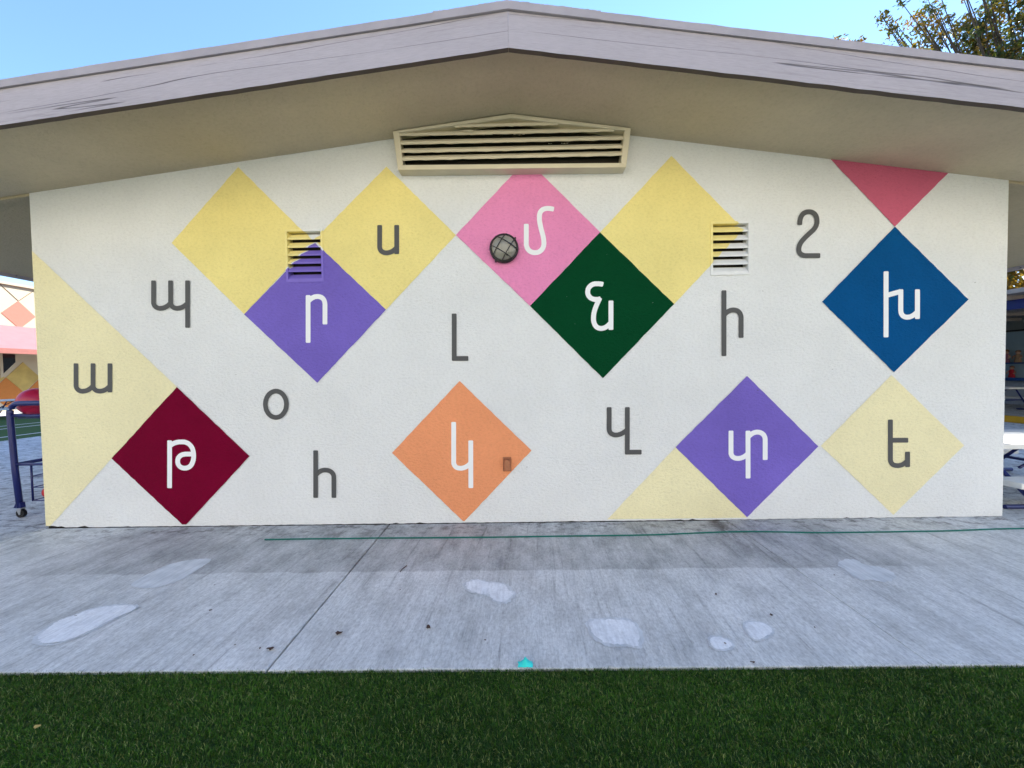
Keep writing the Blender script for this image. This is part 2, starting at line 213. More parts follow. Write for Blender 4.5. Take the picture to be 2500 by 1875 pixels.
def np_mesh(name, verts, faces_flat, loop_tot, mat, parent=None, colors=None):
    me = bpy.data.meshes.new(name)
    nl = len(faces_flat); nf = len(loop_tot)
    me.vertices.add(len(verts)); me.loops.add(nl); me.polygons.add(nf)
    me.vertices.foreach_set('co', np.asarray(verts, np.float32).ravel())
    me.loops.foreach_set('vertex_index', np.asarray(faces_flat, np.int32))
    st = np.concatenate(([0], np.cumsum(loop_tot)[:-1])).astype(np.int32)
    me.polygons.foreach_set('loop_start', st); me.polygons.foreach_set('loop_total', np.asarray(loop_tot, np.int32))
    if colors is not None:
        at = me.color_attributes.new('tint', 'FLOAT_COLOR', 'POINT'); at.data.foreach_set('color', np.asarray(colors, np.float32).ravel())
    me.update(calc_edges=True); me.validate()
    o = bpy.data.objects.new(name, me); col.objects.link(o); me.materials.append(mat)
    if parent: o.parent = parent
    return o

# ------------------------------------------------------------------ materials
C_WALL = (.805, .81, .80, 1); C_YEL = (.92, .78, .30, 1); C_CREAM = (.90, .82, .51, 1)  # cream on the left wedge: same yellow paint, its paler light coloured in
C_PURPLE = (.21, .15, .57, 1)
COL = {'yellow': C_YEL, 'cream': C_CREAM, 'pink': (.87, .29, .52, 1), 'rose': (.60, .13, .21, 1), 'purple': C_PURPLE,
       'green': (.001, .056, .018, 1), 'blue': (.002, .085, .26, 1), 'maroon': (.19, .001, .026, 1), 'orange': (.90, .35, .165, 1)}
m_wall = paint_stucco('stucco_white', C_WALL, .08, None, (.795, .795, .775, 1))
m_dia = {c: paint_stucco('paint_'+c, v, .20 if c in ('purple', 'maroon', 'blue') else .11, (.55, .62, .58, 1) if c == 'green' else None) for c, v in COL.items()}
m_dark = plain('letter_charcoal', (.085, .085, .085, 1), .6, .3, var=.05)
m_white = plain('letter_white', (.86, .86, .86, 1), .6, .3, var=.03)
m_trim = plain('trim_tan', (.69, .62, .46, 1), .65, .3, var=.12, scale=5)
m_black = plain('black_paint', (.012, .010, .010, 1), .45, .5)
m_void = plain('vent_void', (.05, .042, .034, 1), .9, .1)
m_navy = plain('navy_paint', (.008, .014, .12, 1), .35, .5)

n = NB('soffit_paint'); h, nor = stucco_relief(n)
m_soffit = n.set(blotch(n, (.61, .52, .37, 1), .16, 1.1, h), .85, nor, .2)
n = NB('soffit_paint_shaded'); h, nor = stucco_relief(n)
m_soffit_shaded = n.set(blotch(n, (.52, .43, .28, 1), .12, 1.1, h), .85, nor, .2)  # soffit paint made darker: the side canopies' weaker light put into colour

def fascia_mat():
    n = NB('fascia_paint_on_wood')
    base = (.44, .405, .45, 1)
    # fine straight grain with a few long thin open checks
    grain = n.noise(n.coords((.45, 1, 22)), 3.0, 5, .62, .4)
    mask = n.ramp(n.noise(n.coords((.30, 1, 2.0)), 1.6, 3), [(.42, .15), (.62, 1.0)])
    gl = n.mix(mask, (1, 1, 1, 1), n.ramp(grain, [(.30, .55), (.42, .92), (.6, 1.0)]))
    warp = n.noise(n.coords((.25, 1, 1)), 2.2, 2)
    cr2 = n.math('ADD', n.noise(n.coords((.16, 1, 5.5)), 1.7, 2, .4), n.math('MULTIPLY', warp, .12))
    band = n.math('PINGPONG', n.math('MULTIPLY', cr2, 7.0), 1.0)
    deep = n.ramp(band, [(.0, 0.0), (.018, .3), (.045, 1.0)])
    dm = n.ramp(n.noise(n.coords((.55, 1, 5)), 2.0, 2), [(.42, 0.0), (.50, 1.0)])
    deepm = n.mix(dm, (1, 1, 1, 1), deep)
    fine = n.noise(n.coords((3, 1, 60)), 5, 3, .65)
    c = n.mix(1.0, base, n.ramp(fine, [(.28, .86), (.62, 1.03)]), 'MULTIPLY')
    c = n.mix(1.0, c, n.ramp(gl, [(.5, .60), (1, 1.0)]), 'MULTIPLY')
    c = n.mix(1.0, c, n.ramp(deepm, [(0.0, .30), (1, 1.0)]), 'MULTIPLY')
    c = n.mix(1.0, c, n.ramp(n.noise(n.coords((.4, 1, 2)), 1.2, 4), [(.3, .90), (.7, 1.05)]), 'MULTIPLY')
    hh = n.math('ADD', n.math('MULTIPLY', gl, .4), n.math('ADD', n.math('MULTIPLY', deepm, .9), n.math('MULTIPLY', fine, .3)))
    return n.set(c, .75, n.bump(hh, .005, .7), .2)
m_fascia = fascia_mat()
m_flash = plain('flashing_paint', (.41, .375, .41, 1), .6, .3, var=.18, scale=4)
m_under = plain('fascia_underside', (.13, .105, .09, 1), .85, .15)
m_roof = plain('roof_capsheet', (.36, .35, .36, 1), .9, .2, var=.3, scale=30)

def concrete_mat():
    n = NB('broomed_concrete'); x, y, z = n.xyz()
    big = n.noise(n.coords(), .9, 5, .6)
    mid = n.noise(n.coords((1, .6, 1)), 4.5, 5, .65)
    skew = n.coords((1, 1, 1), (0, 0, R(3)))
    mp = n.node('Mapping'); mp.inputs['Scale'].default_value = (1, .045, 1); n.link(skew, mp.inputs[0])
    mq = n.node('Mapping'); mq.inputs['Scale'].default_value = (1, .16, 1); n.link(skew, mq.inputs[0])
    st = n.noise(mp.outputs[0], 26, 6, .72, .3)
    st2 = n.noise(mq.outputs[0], 120, 3, .7)
    grain = n.noise(n.coords((1, .7, 1)), 55, 5, .8)
    c = n.mix(n.ramp(big, [(.3, 0.0), (.7, 1.0)]), (.56, .575, .565, 1), (.70, .70, .685, 1))
    c = n.mix(1.0, c, n.ramp(mid, [(.28, .72), (.52, .98), (.75, 1.12)]), 'MULTIPLY')
    c = n.mix(1.0, c, n.ramp(st, [(.31, .60), (.42, .93), (.6, 1.05)]), 'MULTIPLY')
    c = n.mix(1.0, c, n.ramp(st2, [(.25, .74), (.5, 1.0), (.75, 1.12)]), 'MULTIPLY')
    c = n.mix(1.0, c, n.ramp(grain, [(.30, .70), (.5, 1.0), (.72, 1.18)]), 'MULTIPLY')
    spk = n.noise(n.coords((1, .8, 1)), 90, 2, .6)
    c = n.mix(n.ramp(spk, [(.71, 0.0), (.77, .6)]), c, (.10, .095, .09, 1))
    # weather stain: the strip kept wet/dirty inside the roof drip line
    edge = n.noise(n.coords((1, .3, 1)), 3.0, 4, .6)
    d = n.math('ADD', y, n.math('MULTIPLY_ADD', edge, .10, .85))
    ends = n.math('SUBTRACT', 3.6, n.math('ABSOLUTE', n.math('ADD', x, .25)))
    soft = n.math('MULTIPLY', ends, 1.2, clamp=True)
    stain = n.math('MULTIPLY', n.math('MULTIPLY', d, 60, clamp=True), soft)
    blot = n.ramp(mid, [(.35, .66), (.65, .82)])
    c = n.mix(stain, c, n.mix(1.0, c, blot, 'MULTIPLY'))
    # dark mildew near the wall
    mil = n.math('MULTIPLY', n.math('MULTIPLY_ADD', y, 2.6, 1.15, clamp=True), n.ramp(n.noise(n.coords((1, 1.6, 1)), 7, 6, .75), [(.50, 0.0), (.62, .75)]))
    c = n.mix(mil, c, (.085, .075, .07, 1))
    # old drip stain running from the wall at the right-hand scored line
    sx = n.math('SUBTRACT', 1, n.math('MULTIPLY', n.math('ABSOLUTE', n.math('SUBTRACT', n.math('ADD', x, n.math('MULTIPLY', edge, .22)), 1.98)), 6.5), clamp=True)
    sy = n.math('MULTIPLY_ADD', y, 1.7, 1.4, clamp=True)
    ds = n.math('MULTIPLY', n.math('MULTIPLY', sx, sy), n.ramp(n.noise(n.coords((2, .7, 1)), 6, 4, .7), [(.38, 0.0), (.55, .9)]))
    c = n.mix(ds, c, (.075, .06, .055, 1))
    hh = n.math('ADD', n.math('MULTIPLY', st, .6), n.math('MULTIPLY', st2, .5))
    return n.set(c, .82, n.bump(hh, .004, .6), .3)
m_conc = concrete_mat()

def patch_mat():
    n = NB('skim_patch'); v = n.noise(n.coords(), 6, 5, .6); v2 = n.noise(n.coords((1, .2, 1)), 60, 2)
    c = n.mix(n.ramp(v, [(.3, 0.0), (.7, 1.0)]), (.74, .76, .78, 1), (.88, .89, .90, 1))
    c = n.mix(1.0, c, n.ramp(v2, [(.3, .86), (.6, 1.03)]), 'MULTIPLY')
    c = n.mix(1.0, c, n.ramp(n.noise(n.coords(), 55, 4, .8), [(.32, .88), (.6, 1.05)]), 'MULTIPLY')
    return n.set(c, .8, n.bump(v, .003, .4), .3)
m_patch = patch_mat()
def patch_faint():
    n = NB('skim_patch_worn'); v = n.noise(n.coords(), 9, 5, .6); v2 = n.noise(n.coords((1, .1, 1)), 40, 3)
    c = n.mix(n.ramp(v, [(.35, 0.0), (.65, 1.0)]), (.58, .61, .625, 1), (.72, .74, .75, 1))
    c = n.mix(1.0, c, n.ramp(v2, [(.3, .8), (.6, 1.0)]), 'MULTIPLY')
    return n.set(c, .8, n.bump(v, .003, .4), .3)
m_patch2 = patch_faint()
m_joint = plain('joint_dirt', (.035, .032, .03, 1), .95, .1, var=.4, scale=60)

# ------------------------------------------------------------------ ground
def sheet(name, x0, x1, y0, y1, z, mat, parent=None):
    bm = bmesh.new(); bm.faces.new([bm.verts.new(p) for p in ((x0, y0, z), (x1, y0, z), (x1, y1, z), (x0, y1, z))])
    return mesh_obj(name, bm, mat, parent)
n = NB('bare_ground'); v = n.noise(n.coords(), .6, 6, .6)
m_ground = n.set(n.mix(v, (.17, .16, .14, 1), (.27, .26, .23, 1)), .95)
tag(sheet('ground', -900, 900, -900, 900, -.06, m_ground), kind='structure')
n = NB('turf_backing'); v = n.noise(n.coords(), 40, 4, .7); v2 = n.noise(n.coords(), 1.5, 3)
c = n.mix(v, (.010, .028, .006, 1), (.035, .085, .016, 1)); c = n.mix(1.0, c, n.ramp(v2, [(.3, .8), (.7, 1.1)]), 'MULTIPLY')
m_turf = n.set(c, .9, n.bump(v, .02, .8), .2)
tag(sheet('lawn', -30, 30, -11.2, -1.825, -.012, m_turf), kind='structure')
tag(sheet('yard', -40, 40, -60, -11.204, -.010, m_conc), kind='structure')
n = NB('field_turf'); v = n.noise(n.coords(), 30, 4, .7)
m_field = n.set(n.mix(v, (.030, .085, .022, 1), (.045, .12, .03, 1)), .9, None, .2)
tag(sheet('play_field', -21.3, -12.45, -1.5, 40, -.012, m_field), kind='structure')

pave = tag(sheet('pavement', -30, 30, -1.822, 45, -.028, m_joint), kind='structure')
JX = [-12.4, -7.07, -4.588, -1.241, 1.97, 5.25, 8.6, 12.25, 20.0]
def slab(x0, x1, y0, y1, gl=.005, gr=.005):
    bm = bmesh.new(); box(bm, x0+gl, x1-gr, y0, y1, -.10, 0.0)
    es = [e for e in bm.edges if all(v.co.z > -.01 for v in e.verts)]
    bmesh.ops.bevel(bm, geom=es, offset=.006, segments=2, profile=.5, affect='EDGES')
    mesh_obj('slab', bm, m_conc, pave)
for i in range(len(JX)-1):
    x0, x1 = JX[i], JX[i+1]
    gl = .0015 if x0 == 1.97 else .006; gr = .0015 if x1 == 1.97 else .006
    if x1 <= -4.5 or x0 >= 5:
        for a, b in ((-1.82, 5.2), (5.2, 12), (12, 20), (20, 30)): slab(x0, x1, a+.003, b-.003, gl, gr)
    else: slab(x0, x1, -1.82, -.003 if x1 < 4.6 else .35, gl, gr)
slab(4.6, 5.25, .356, 12, .006, .006)
slab(-21.3-9, -21.3, 5, 35)
def flat_poly(name, pts, z, mat, parent, jitter=0.0, sub=1):
    q = []
    for i in range(len(pts)):
        a, b = Vector(pts[i]), Vector(pts[(i+1) % len(pts)])
        for k in range(sub):
            p = a.lerp(b, k/sub); q.append((p.x+random.uniform(-jitter, jitter), p.y+random.uniform(-jitter, jitter)))
    bm = bmesh.new(); vv = [bm.verts.new((p[0], p[1], z)) for p in q]
    f = bm.faces.new(vv); bmesh.ops.triangulate(bm, faces=[f]); bmesh.ops.recalc_face_normals(bm, faces=bm.faces[:])
    for f in bm.faces:
        if f.normal.z < 0: f.normal_flip()
    return mesh_obj(name, bm, mat, parent)
def smooth_loop(pts, it=2):
    for _ in range(it):
        q = []
        for i in range(len(pts)):
            a, b = pts[i], pts[(i+1) % len(pts)]
            q += [(a[0]*.75+b[0]*.25, a[1]*.75+b[1]*.25), (a[0]*.25+b[0]*.75, a[1]*.25+b[1]*.75)]
        pts = q
    return pts
for i, p in enumerate(PATCHES):
    # feathered skim coat: a thin greyish rim with the thicker white coat inside it
    sm = smooth_loop(p, 1 if i > 1 else 2); faint = i in (1, 6)
    o = flat_poly('repair_patch', sm, .0030, m_patch2, pave, .003 if i in (4, 5) else .007 if i > 1 else .005, 3)
    if not faint:
        cx = sum(a[0] for a in sm)/len(sm); cy = sum(a[1] for a in sm)/len(sm)
        L = [((a[0]-cx), (a[1]-cy)) for a in sm]
        sh_ = .012 if i in (4, 5) else .020
        inner = [(cx+u*max(.3, 1-sh_/max(.03, math.hypot(u, v))), cy+v*max(.3, 1-sh_/max(.03, math.hypot(u, v)))) for u, v in L]
        t = flat_poly('coat', inner, .0048, m_patch, None, .0025 if i in (4, 5) else .006 if i > 1 else .005, 3)
        bm = bmesh.new(); bm.from_mesh(o.data); nf = len(bm.faces); bm.from_mesh(t.data); bm.faces.ensure_lookup_table()
        for f in bm.faces[nf:]: f.material_index = 1
        bm.to_mesh(o.data); bm.free(); o.data.materials.append(m_patch); bpy.data.objects.remove(t)
m_line = plain('white_line_paint', (.75, .75, .72, 1), .8, .2)
fld = bpy.data.objects['play_field']
for xx in (-13.3, -15.6, -16.6):
    sheet('field_line', xx-.06, xx+.06, 3, 30, -.007, m_line, fld)

# ------------------------------------------------------------------ school building
RX = -.018; ZA = 3.77; SL = .123; SR = .140; WO = 7.0; OH = .86; DEPTH = 16.0
def zs(x, off=0.0):
    return ZA+off-(SL*(RX-x) if x < RX else SR*(x-RX))
XL, XR = -4.585, 4.560
bld = empty('school_building', (0, 0, 0))
tag(bld, 'low gabled school building with white stucco end wall painted with coloured diamonds', 'building')

# front wall with openings for the two small vents, ragged bottom edge
def rect_loop(r): (x0, z1), (x1, z0) = r; return [(x0, z0), (x1, z0), (x1, z1), (x0, z1)]
holes = [rect_loop([(v[0][0]+.018, v[0][1]-.018), (v[1][0]-.018, v[1][1]+.018)]) for v in VENTS]
bot = []
xs = np.linspace(XL, XR, 240)
for i, x in enumerate(xs):
    z = .003+.004*rng.random()+(.010*rng.random() if rng.random() < .07 else 0)
    if x < -4.40: z += .018*rng.random()+.004
    if -4.30 < x < -4.14: z += .022*rng.random()
    bot.append((float(x), float(z)))
outer = bot+[(XR, zs(XR)+.004), (RX, ZA+.004), (XL, zs(XL)+.004)]
bm = bmesh.new()
loops = [outer]+[h[::-1] for h in holes]
flat = [p for l in loops for p in l]
tri = tessellate_polygon([[Vector((p[0], p[1], 0)) for p in l] for l in loops])
vv = [bm.verts.new((p[0], 0, p[1])) for p in flat]
for t in tri:
    try: bm.faces.new([vv[i] for i in t])
    except ValueError: pass
def skirt(loop_idx, y1):
    b = [bm.verts.new((v.co.x, y1, v.co.z)) for v in loop_idx]
    for i in range(len(loop_idx)):
        j = (i+1) % len(loop_idx); bm.faces.new((loop_idx[i], loop_idx[j], b[j], b[i]))
k0 = 0
for l in loops:
    skirt(vv[k0:k0+len(l)], .20 if k0 == 0 else .09); k0 += len(l)
bmesh.ops.recalc_face_normals(bm, faces=bm.faces[:])
wall = mesh_obj('wall', bm, m_wall, bld)
for s, x in ((-1, XL), (1, XR)):
    bm = bmesh.new(); zt = zs(x)+.004
    box(bm, min(x, x-s*.2), max(x, x-s*.2), .203, DEPTH, .0, zt); mesh_obj('side_wall', bm, m_wall, bld)
bm = bmesh.new(); box(bm, XL+.012, XR-.012, .012, .19, -.05, .03); mesh_obj('footing', bm, m_joint, bld)
bm = bmesh.new(); prism_xz(bm, [(XL+.21, 0), (XR-.21, 0), (XR-.21, zs(XR-.21)), (RX, ZA), (XL+.21, zs(XL+.21))], DEPTH-.2, DEPTH-.004); mesh_obj('back_wall', bm, m_wall, bld)

def clip(poly, axis, val, keep_less):
    out = []
    for i in range(len(poly)):
        a, b = poly[i], poly[(i+1) % len(poly)]
        ia = (a[axis] <= val) == keep_less; ib = (b[axis] <= val) == keep_less
        if ia: out.append(a)
        if ia != ib:
            t = (val-a[axis])/(b[axis]-a[axis]); out.append((a[0]+t*(b[0]-a[0]), a[1]+t*(b[1]-a[1])))
    return out
def clip_line(poly, fn):
    out = []
    for i in range(len(poly)):
        a, b = poly[i], poly[(i+1) % len(poly)]; fa, fb = fn(a), fn(b)
        if fa >= 0: out.append(a)
        if (fa >= 0) != (fb >= 0):
            t = fa/(fa-fb); out.append((a[0]+t*(b[0]-a[0]), a[1]+t*(b[1]-a[1])))
    return out
def minus_rect(poly, r):
    (x0, z1), (x1, z0) = r
    res = [clip(poly, 0, x0, True), clip(poly, 0, x1, False)]
    mid = clip(clip(poly, 0, x0, False), 0, x1, True)
    res += [clip(mid, 1, z0, True), clip(mid, 1, z1, False)]
    return [p for p in res if len(p) > 2]
LBL = {'yellow': ['big pale yellow diamond on the wall left of the small purple-tipped vent', 'pale yellow diamond with a dark letter, left of the pink one', 'pale yellow diamond above the green one'],
       'cream': ['wide pale yellow wedge running down the left wall edge', 'cream triangle at the wall base left of the lower purple diamond', 'cream diamond with a dark letter at lower right'],
       'pink': ['pink diamond behind the round wall lamp'], 'rose': ['rose red triangle under the right eave'],
       'purple': ['purple diamond reaching up over the small vent', 'purple diamond at lower right'], 'green': ['dark green diamond'],
       'blue': ['deep blue diamond'], 'maroon': ['maroon diamond at lower left'], 'orange': ['orange diamond with a small outlet box']}
cnt = {}
for i, (cname, pts) in enumerate(DIAMONDS):
    y = -.0028 if cname in ('yellow', 'cream') else -.0042-.00008*i
    q = []
    for a, b in zip(pts, pts[1:]+pts[:1]):
        L = math.dist(a, b); m = max(1, int(L/.05))
        for t in range(m):
            j = 0 if t == 0 else .0022
            q.append((a[0]+(b[0]-a[0])*t/m+random.uniform(-j, j), a[1]+(b[1]-a[1])*t/m+random.uniform(-j, j)))
    q = clip(clip(q, 0, XL+.001, False), 1, .022, False)
    q = clip_line(q, lambda p: zs(p[0])-.003-p[1])
    polys = [q]
    for r in VENTS:
        polys = [s for p in polys for s in minus_rect(p, r)]
    bm = bmesh.new()
    for p in polys:
        area = sum(p[k][0]*p[(k+1) % len(p)][1]-p[(k+1) % len(p)][0]*p[k][1] for k in range(len(p)))
        if abs(area) < 1e-5: continue
        t3 = tessellate_polygon([[Vector((a[0], a[1], 0)) for a in p]])
        v3 = [bm.verts.new((a[0], y, a[1])) for a in p]
        for t in t3:
            try: bm.faces.new([v3[k] for k in t])
            except ValueError: pass
    bmesh.ops.recalc_face_normals(bm, faces=bm.faces[:])
    for f in bm.faces:
        if f.normal.y > 0: f.normal_flip()
    o = mesh_obj('painted_diamond', bm, m_dia[cname], wall)
    o['label'] = LBL[cname][cnt.get(cname, 0)]; cnt[cname] = cnt.get(cname, 0)+1

HW = .0228
for cname, strokes in LETTERS:
    bm = bmesh.new()
    for j, pts in enumerate(strokes):
        y = -.0062-.0003*j
        closed = math.dist(pts[0], pts[-1]) < .01
        P = [Vector(p) for p in pts]
        if closed: P = P[:-1]
        else:
            d = (P[1]-P[0]).normalized(); e = (P[-1]-P[-2]).normalized()
            mid_ = [p for p in P[1:-1] if (p-P[0]).length > .012 and (p-P[-1]).length > .012]
            P = [P[0], P[0]+d*.006]+mid_+[P[-1]-e*.006, P[-1]]
        vs_ = []
        for i, p in enumerate(P):
            a = P[i-1] if (closed or i) else P[i]; b = P[(i+1) % len(P)] if (closed or i < len(P)-1) else P[i]
            t = (b-a).normalized(); nn = Vector((-t.y, t.x))
            wd = HW-(.006 if (not closed and i in (0, len(P)-1)) else 0)
            if not closed and 0 < i < len(P)-1:
                t1 = (P[i]-P[i-1]).normalized(); t2 = (P[i+1]-P[i]).normalized(); wd /= max(.5, math.sqrt(max(0, (1+t1.dot(t2))/2)))
            vs_.append((bm.verts.new((p.x+nn.x*wd, y, p.y+nn.y*wd)), bm.verts.new((p.x-nn.x*wd, y, p.y-nn.y*wd))))
        N = len(vs_)
        for i in range(N if closed else N-1):
            a, b = vs_[i], vs_[(i+1) % N]; bm.faces.new((a[0], a[1], b[1], b[0]))
    bmesh.ops.recalc_face_normals(bm, faces=bm.faces[:])
    for f in bm.faces:
        if f.normal.y > 0: f.normal_flip()
    mesh_obj('painted_letter', bm, m_dark if cname == 'dark' else m_white, wall)

# small louvred vents, painted over with the mural
def diamond_mask(n, x, z, pts):
    cx = sum(p[0] for p in pts)/4; cz = sum(p[1] for p in pts)/4
    hx = (max(p[0] for p in pts)-min(p[0] for p in pts))/2; hz = (max(p[1] for p in pts)-min(p[1] for p in pts))/2
    s = n.math('ADD', n.math('DIVIDE', n.math('ABSOLUTE', n.math('SUBTRACT', x, cx)), hx), n.math('DIVIDE', n.math('ABSOLUTE', n.math('SUBTRACT', z, cz)), hz))
    return n.math('LESS_THAN', s, 1.0)
def vent_mat(name, layers):
    n = NB(name); x, y, z = n.xyz(); c = C_WALL
    for pts, cc in layers: c = n.mix(diamond_mask(n, x, z, pts), c, cc)
    v = n.noise(n.coords(), 12, 4); c = n.mix(1.0, c, n.ramp(v, [(.3, .9), (.7, 1.0)]), 'MULTIPLY')
    return n.set(c, .6, None, .35)
vm = [vent_mat('vent_paint_purple_yellow', [(DIAMONDS[0][1], C_YEL), (DIAMONDS[1][1], C_YEL), (DIAMONDS[8][1], C_PURPLE)]),
      vent_mat('vent_paint_yellow_white', [(DIAMONDS[2][1], C_YEL)])]
for vi, r in enumerate(VENTS):
    (x0, z1), (x1, z0) = r; b = .020
    bm = bmesh.new()
    for q in ((x0, x1, z1-b, z1), (x0, x1, z0, z0+b)): box(bm, q[0], q[1], -.010, .085, q[2], q[3])
    for q in ((x0, x0+b), (x1-b, x1)): box(bm, q[0], q[1], -.0095, .085, z0+b+.0005, z1-b-.0005)
    fr = mesh_obj('wall_vent', bm, vm[vi], bld)
    fr['label'] = ['small louvred vent painted half yellow, half purple', 'small louvred vent painted yellow and white'][vi]
    bm = bmesh.new(); box(bm, x0+b, x1-b, .082, .088, z0+b, z1-b); mesh_obj('backing', bm, m_void, fr)
    nS = 6; pz = (z1-z0-2*b)/nS
    for k in range(nS):
        zb = z0+b+pz*k
        bm = bmesh.new()   # sloping blade: front edge low, back edge high
        prof = [(-.004, zb+.001), (-.004, zb+.014), (.042, zb+.062), (.042, zb+.052), (.005, zb+.001)]
        a = [bm.verts.new((x0+b+.0008, p[0], p[1])) for p in prof]; c2 = [bm.verts.new((x1-b-.0008, p[0], p[1])) for p in prof]
        bm.faces.new(a); bm.faces.new(c2[::-1])
        for i in range(len(prof)):
            j = (i+1) % len(prof); bm.faces.new((a[i], c2[i], c2[j], a[j]))
        bmesh.ops.recalc_face_normals(bm, faces=bm.faces[:])
        mesh_obj('slat', bm, vm[vi], fr)

# gable vent
go, gi = GABLE['outer'], GABLE['inner']
gv = empty('gable_vent', (0, 0, 0)); gv.parent = bld; gv['label'] = 'wide peaked louvre vent with tan frame under the ridge'
go = [(x, min(z, zs(x)-.006)) for x, z in go]
for i in range(5):
    a, b, c2, d = go[i], go[(i+1) % 5], gi[(i+1) % 5], gi[i]
    bm = bmesh.new(); prism_xz(bm, [a, b, c2, d], -.115, -.001); bevel(bm, .003, 1); mesh_obj('frame_board', bm, m_trim, gv)
bm = bmesh.new(); prism_xz(bm, [(p[0]*.999, p[1]) for p in gi], -.012, -.0065); mesh_obj('backing', bm, m_void, gv)
def gspan(z):
    xs_ = []
    for a, b in zip(gi, gi[1:]+gi[:1]):
        if (a[1]-z)*(b[1]-z) < 0: xs_.append(a[0]+(z-a[1])/(b[1]-a[1])*(b[0]-a[0]))
    return (min(xs_), max(xs_)) if len(xs_) > 1 else None
for z in GABLE['slats']:
    sp = gspan(z)
    if not sp: continue
    bm = bmesh.new(); tilt = random.uniform(-.003, .003); nx = 36
    sec = [(-.103, -.013), (-.103, .011), (-.052, .056), (-.052, .046), (-.092, -.010)]
    rings = []
    for i in range(nx+1):
        x = sp[0]-.012+(sp[1]-sp[0]+.024)*i/nx; wv = .0035*math.sin(i*1.7+z*40)*random.random()
        rings.append([bm.verts.new((x, p[0], z+p[1]+tilt*(x)+(wv if k in (0, 4) else 0))) for k, p in enumerate(sec)])
    for a, b in zip(rings, rings[1:]):
        for k in range(5): bm.faces.new((a[k], a[(k+1) % 5], b[(k+1) % 5], b[k]))
    bm.faces.new(rings[0]); bm.faces.new(rings[-1][::-1]); bmesh.ops.recalc_face_normals(bm, faces=bm.faces[:])
    mesh_obj('slat', bm, m_trim, gv)
m_flake = plain('peeling_paint', (.74, .68, .52, 1), .7, .2)
for fx, fz, ww, hh in ((-.40, 3.628, .15, .022), (.34, 3.492, .03, .012), (.47, 3.492, .06, .012), (-.28, 3.585, .20, .008), (.06, 3.58, .1, .008), (-.33, 3.512, .1, .008), (.02, 3.512, .14, .007), (.1, 3.437, .16, .008), (.63, 3.372, .05, .008)):
    bm = bmesh.new(); N = 9; a = []; b = []
    for i in range(N):
        x = fx+ww*(i/(N-1)-.5)*1.0; e = math.sin(math.pi*i/(N-1))
        a.append(bm.verts.new((x, -.106, fz+.3*hh*e))); b.append(bm.verts.new((x, -.116-.01*random.random(), fz-hh*e*random.uniform(.4, 1)-.001)))
    for i in range(N-1): bm.faces.new((a[i], a[i+1], b[i+1], b[i]))
    mesh_obj('paint_flake', bm, m_flake, gv)

# soffits (gable overhang), canopy soffits over the side walks, fascia, flashing, roof
def slope_prism(name, xa, xb, o0, o1, y0, y1, mat, parent=bld):
    bm = bmesh.new()
    prism_xz(bm, [(xa, zs(xa, o0)), (xb, zs(xb, o0)), (xb, zs(xb, o1)), (xa, zs(xa, o1))], y0, y1)
    return mesh_obj(name, bm, mat, parent)
for xa, xb in ((-WO+.02, RX), (RX, WO-.02)):
    slope_prism('soffit', xa, xb, 0, .03, -OH+.042, -.0005, m_soffit)
for xa, xb in ((-WO+.02, XL-.0), (XR+.0, WO-.02)):
    slope_prism('canopy_soffit', xa, xb, .001, .031, .003, DEPTH+.6, m_soffit_shaded)
    slope_prism('soffit_batten', xa, xb, -.022, -.001, .004, .05, m_soffit_shaded)
slope_prism('soffit', XL, RX, .006, .03, .001, DEPTH, m_soffit); slope_prism('soffit', RX, XR, .006, .03, .001, DEPTH, m_soffit)
for s, xa, xb, ang in ((-1, -WO, RX-.0006, -math.atan(SL)), (1, RX+.0006, WO, math.atan(SR))):
    bm = bmesh.new(); N = 60
    ptsb = [(xa+(xb-xa)*i/N) for i in range(N+1)]
    rb = [.0025*rng.standard_normal()*.6 for _ in ptsb]
    prof = [(x, zs(x, -.042)+rb[i]) for i, x in enumerate(ptsb)]+[(x, zs(x, .208)) for x in ptsb[::-1]]
    prism_xz(bm, prof, -OH, -OH+.040)
    o = mesh_obj('fascia_board', bm, m_fascia, bld)
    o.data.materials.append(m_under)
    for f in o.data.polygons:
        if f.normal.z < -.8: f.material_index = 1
    rm = Matrix.Rotation(ang, 4, 'Y'); o.data.transform(rm.inverted()); o.matrix_local = rm
    o['label'] = 'weathered lavender grey fascia board on the %s roof slope' % ('left' if s < 0 else 'right')
    slope_prism('roof', xa-.03*(s < 0), xb+.03*(s > 0), .209, .262, -OH+.002, DEPTH+.62, m_roof)
for xa, xb, dz, dy in ((-WO-.02, -.545, 0, 0), (-.545, RX, .003, .004), (RX, .632, .003, .004), (.632, WO+.02, 0, 0)):
    bm = bmesh.new(); N = 50; top = []; lowr = []
    for i in range(N+1):
        x = xa+(xb-xa)*i/N; top.append((x, zs(x, .270+dz)+.0015*rng.standard_normal())); lowr.append((x, zs(x, .215-dz*2)))
    prism_xz(bm, lowr+top[::-1], -OH-.010-dy, -OH+.0005)
    mesh_obj('flashing', bm, m_flash, bld)
    slope_prism('flashing_lip', xa+.001, xb-.001, .2105, .2145, -OH-.015-dy, -OH-.0005, m_flash)
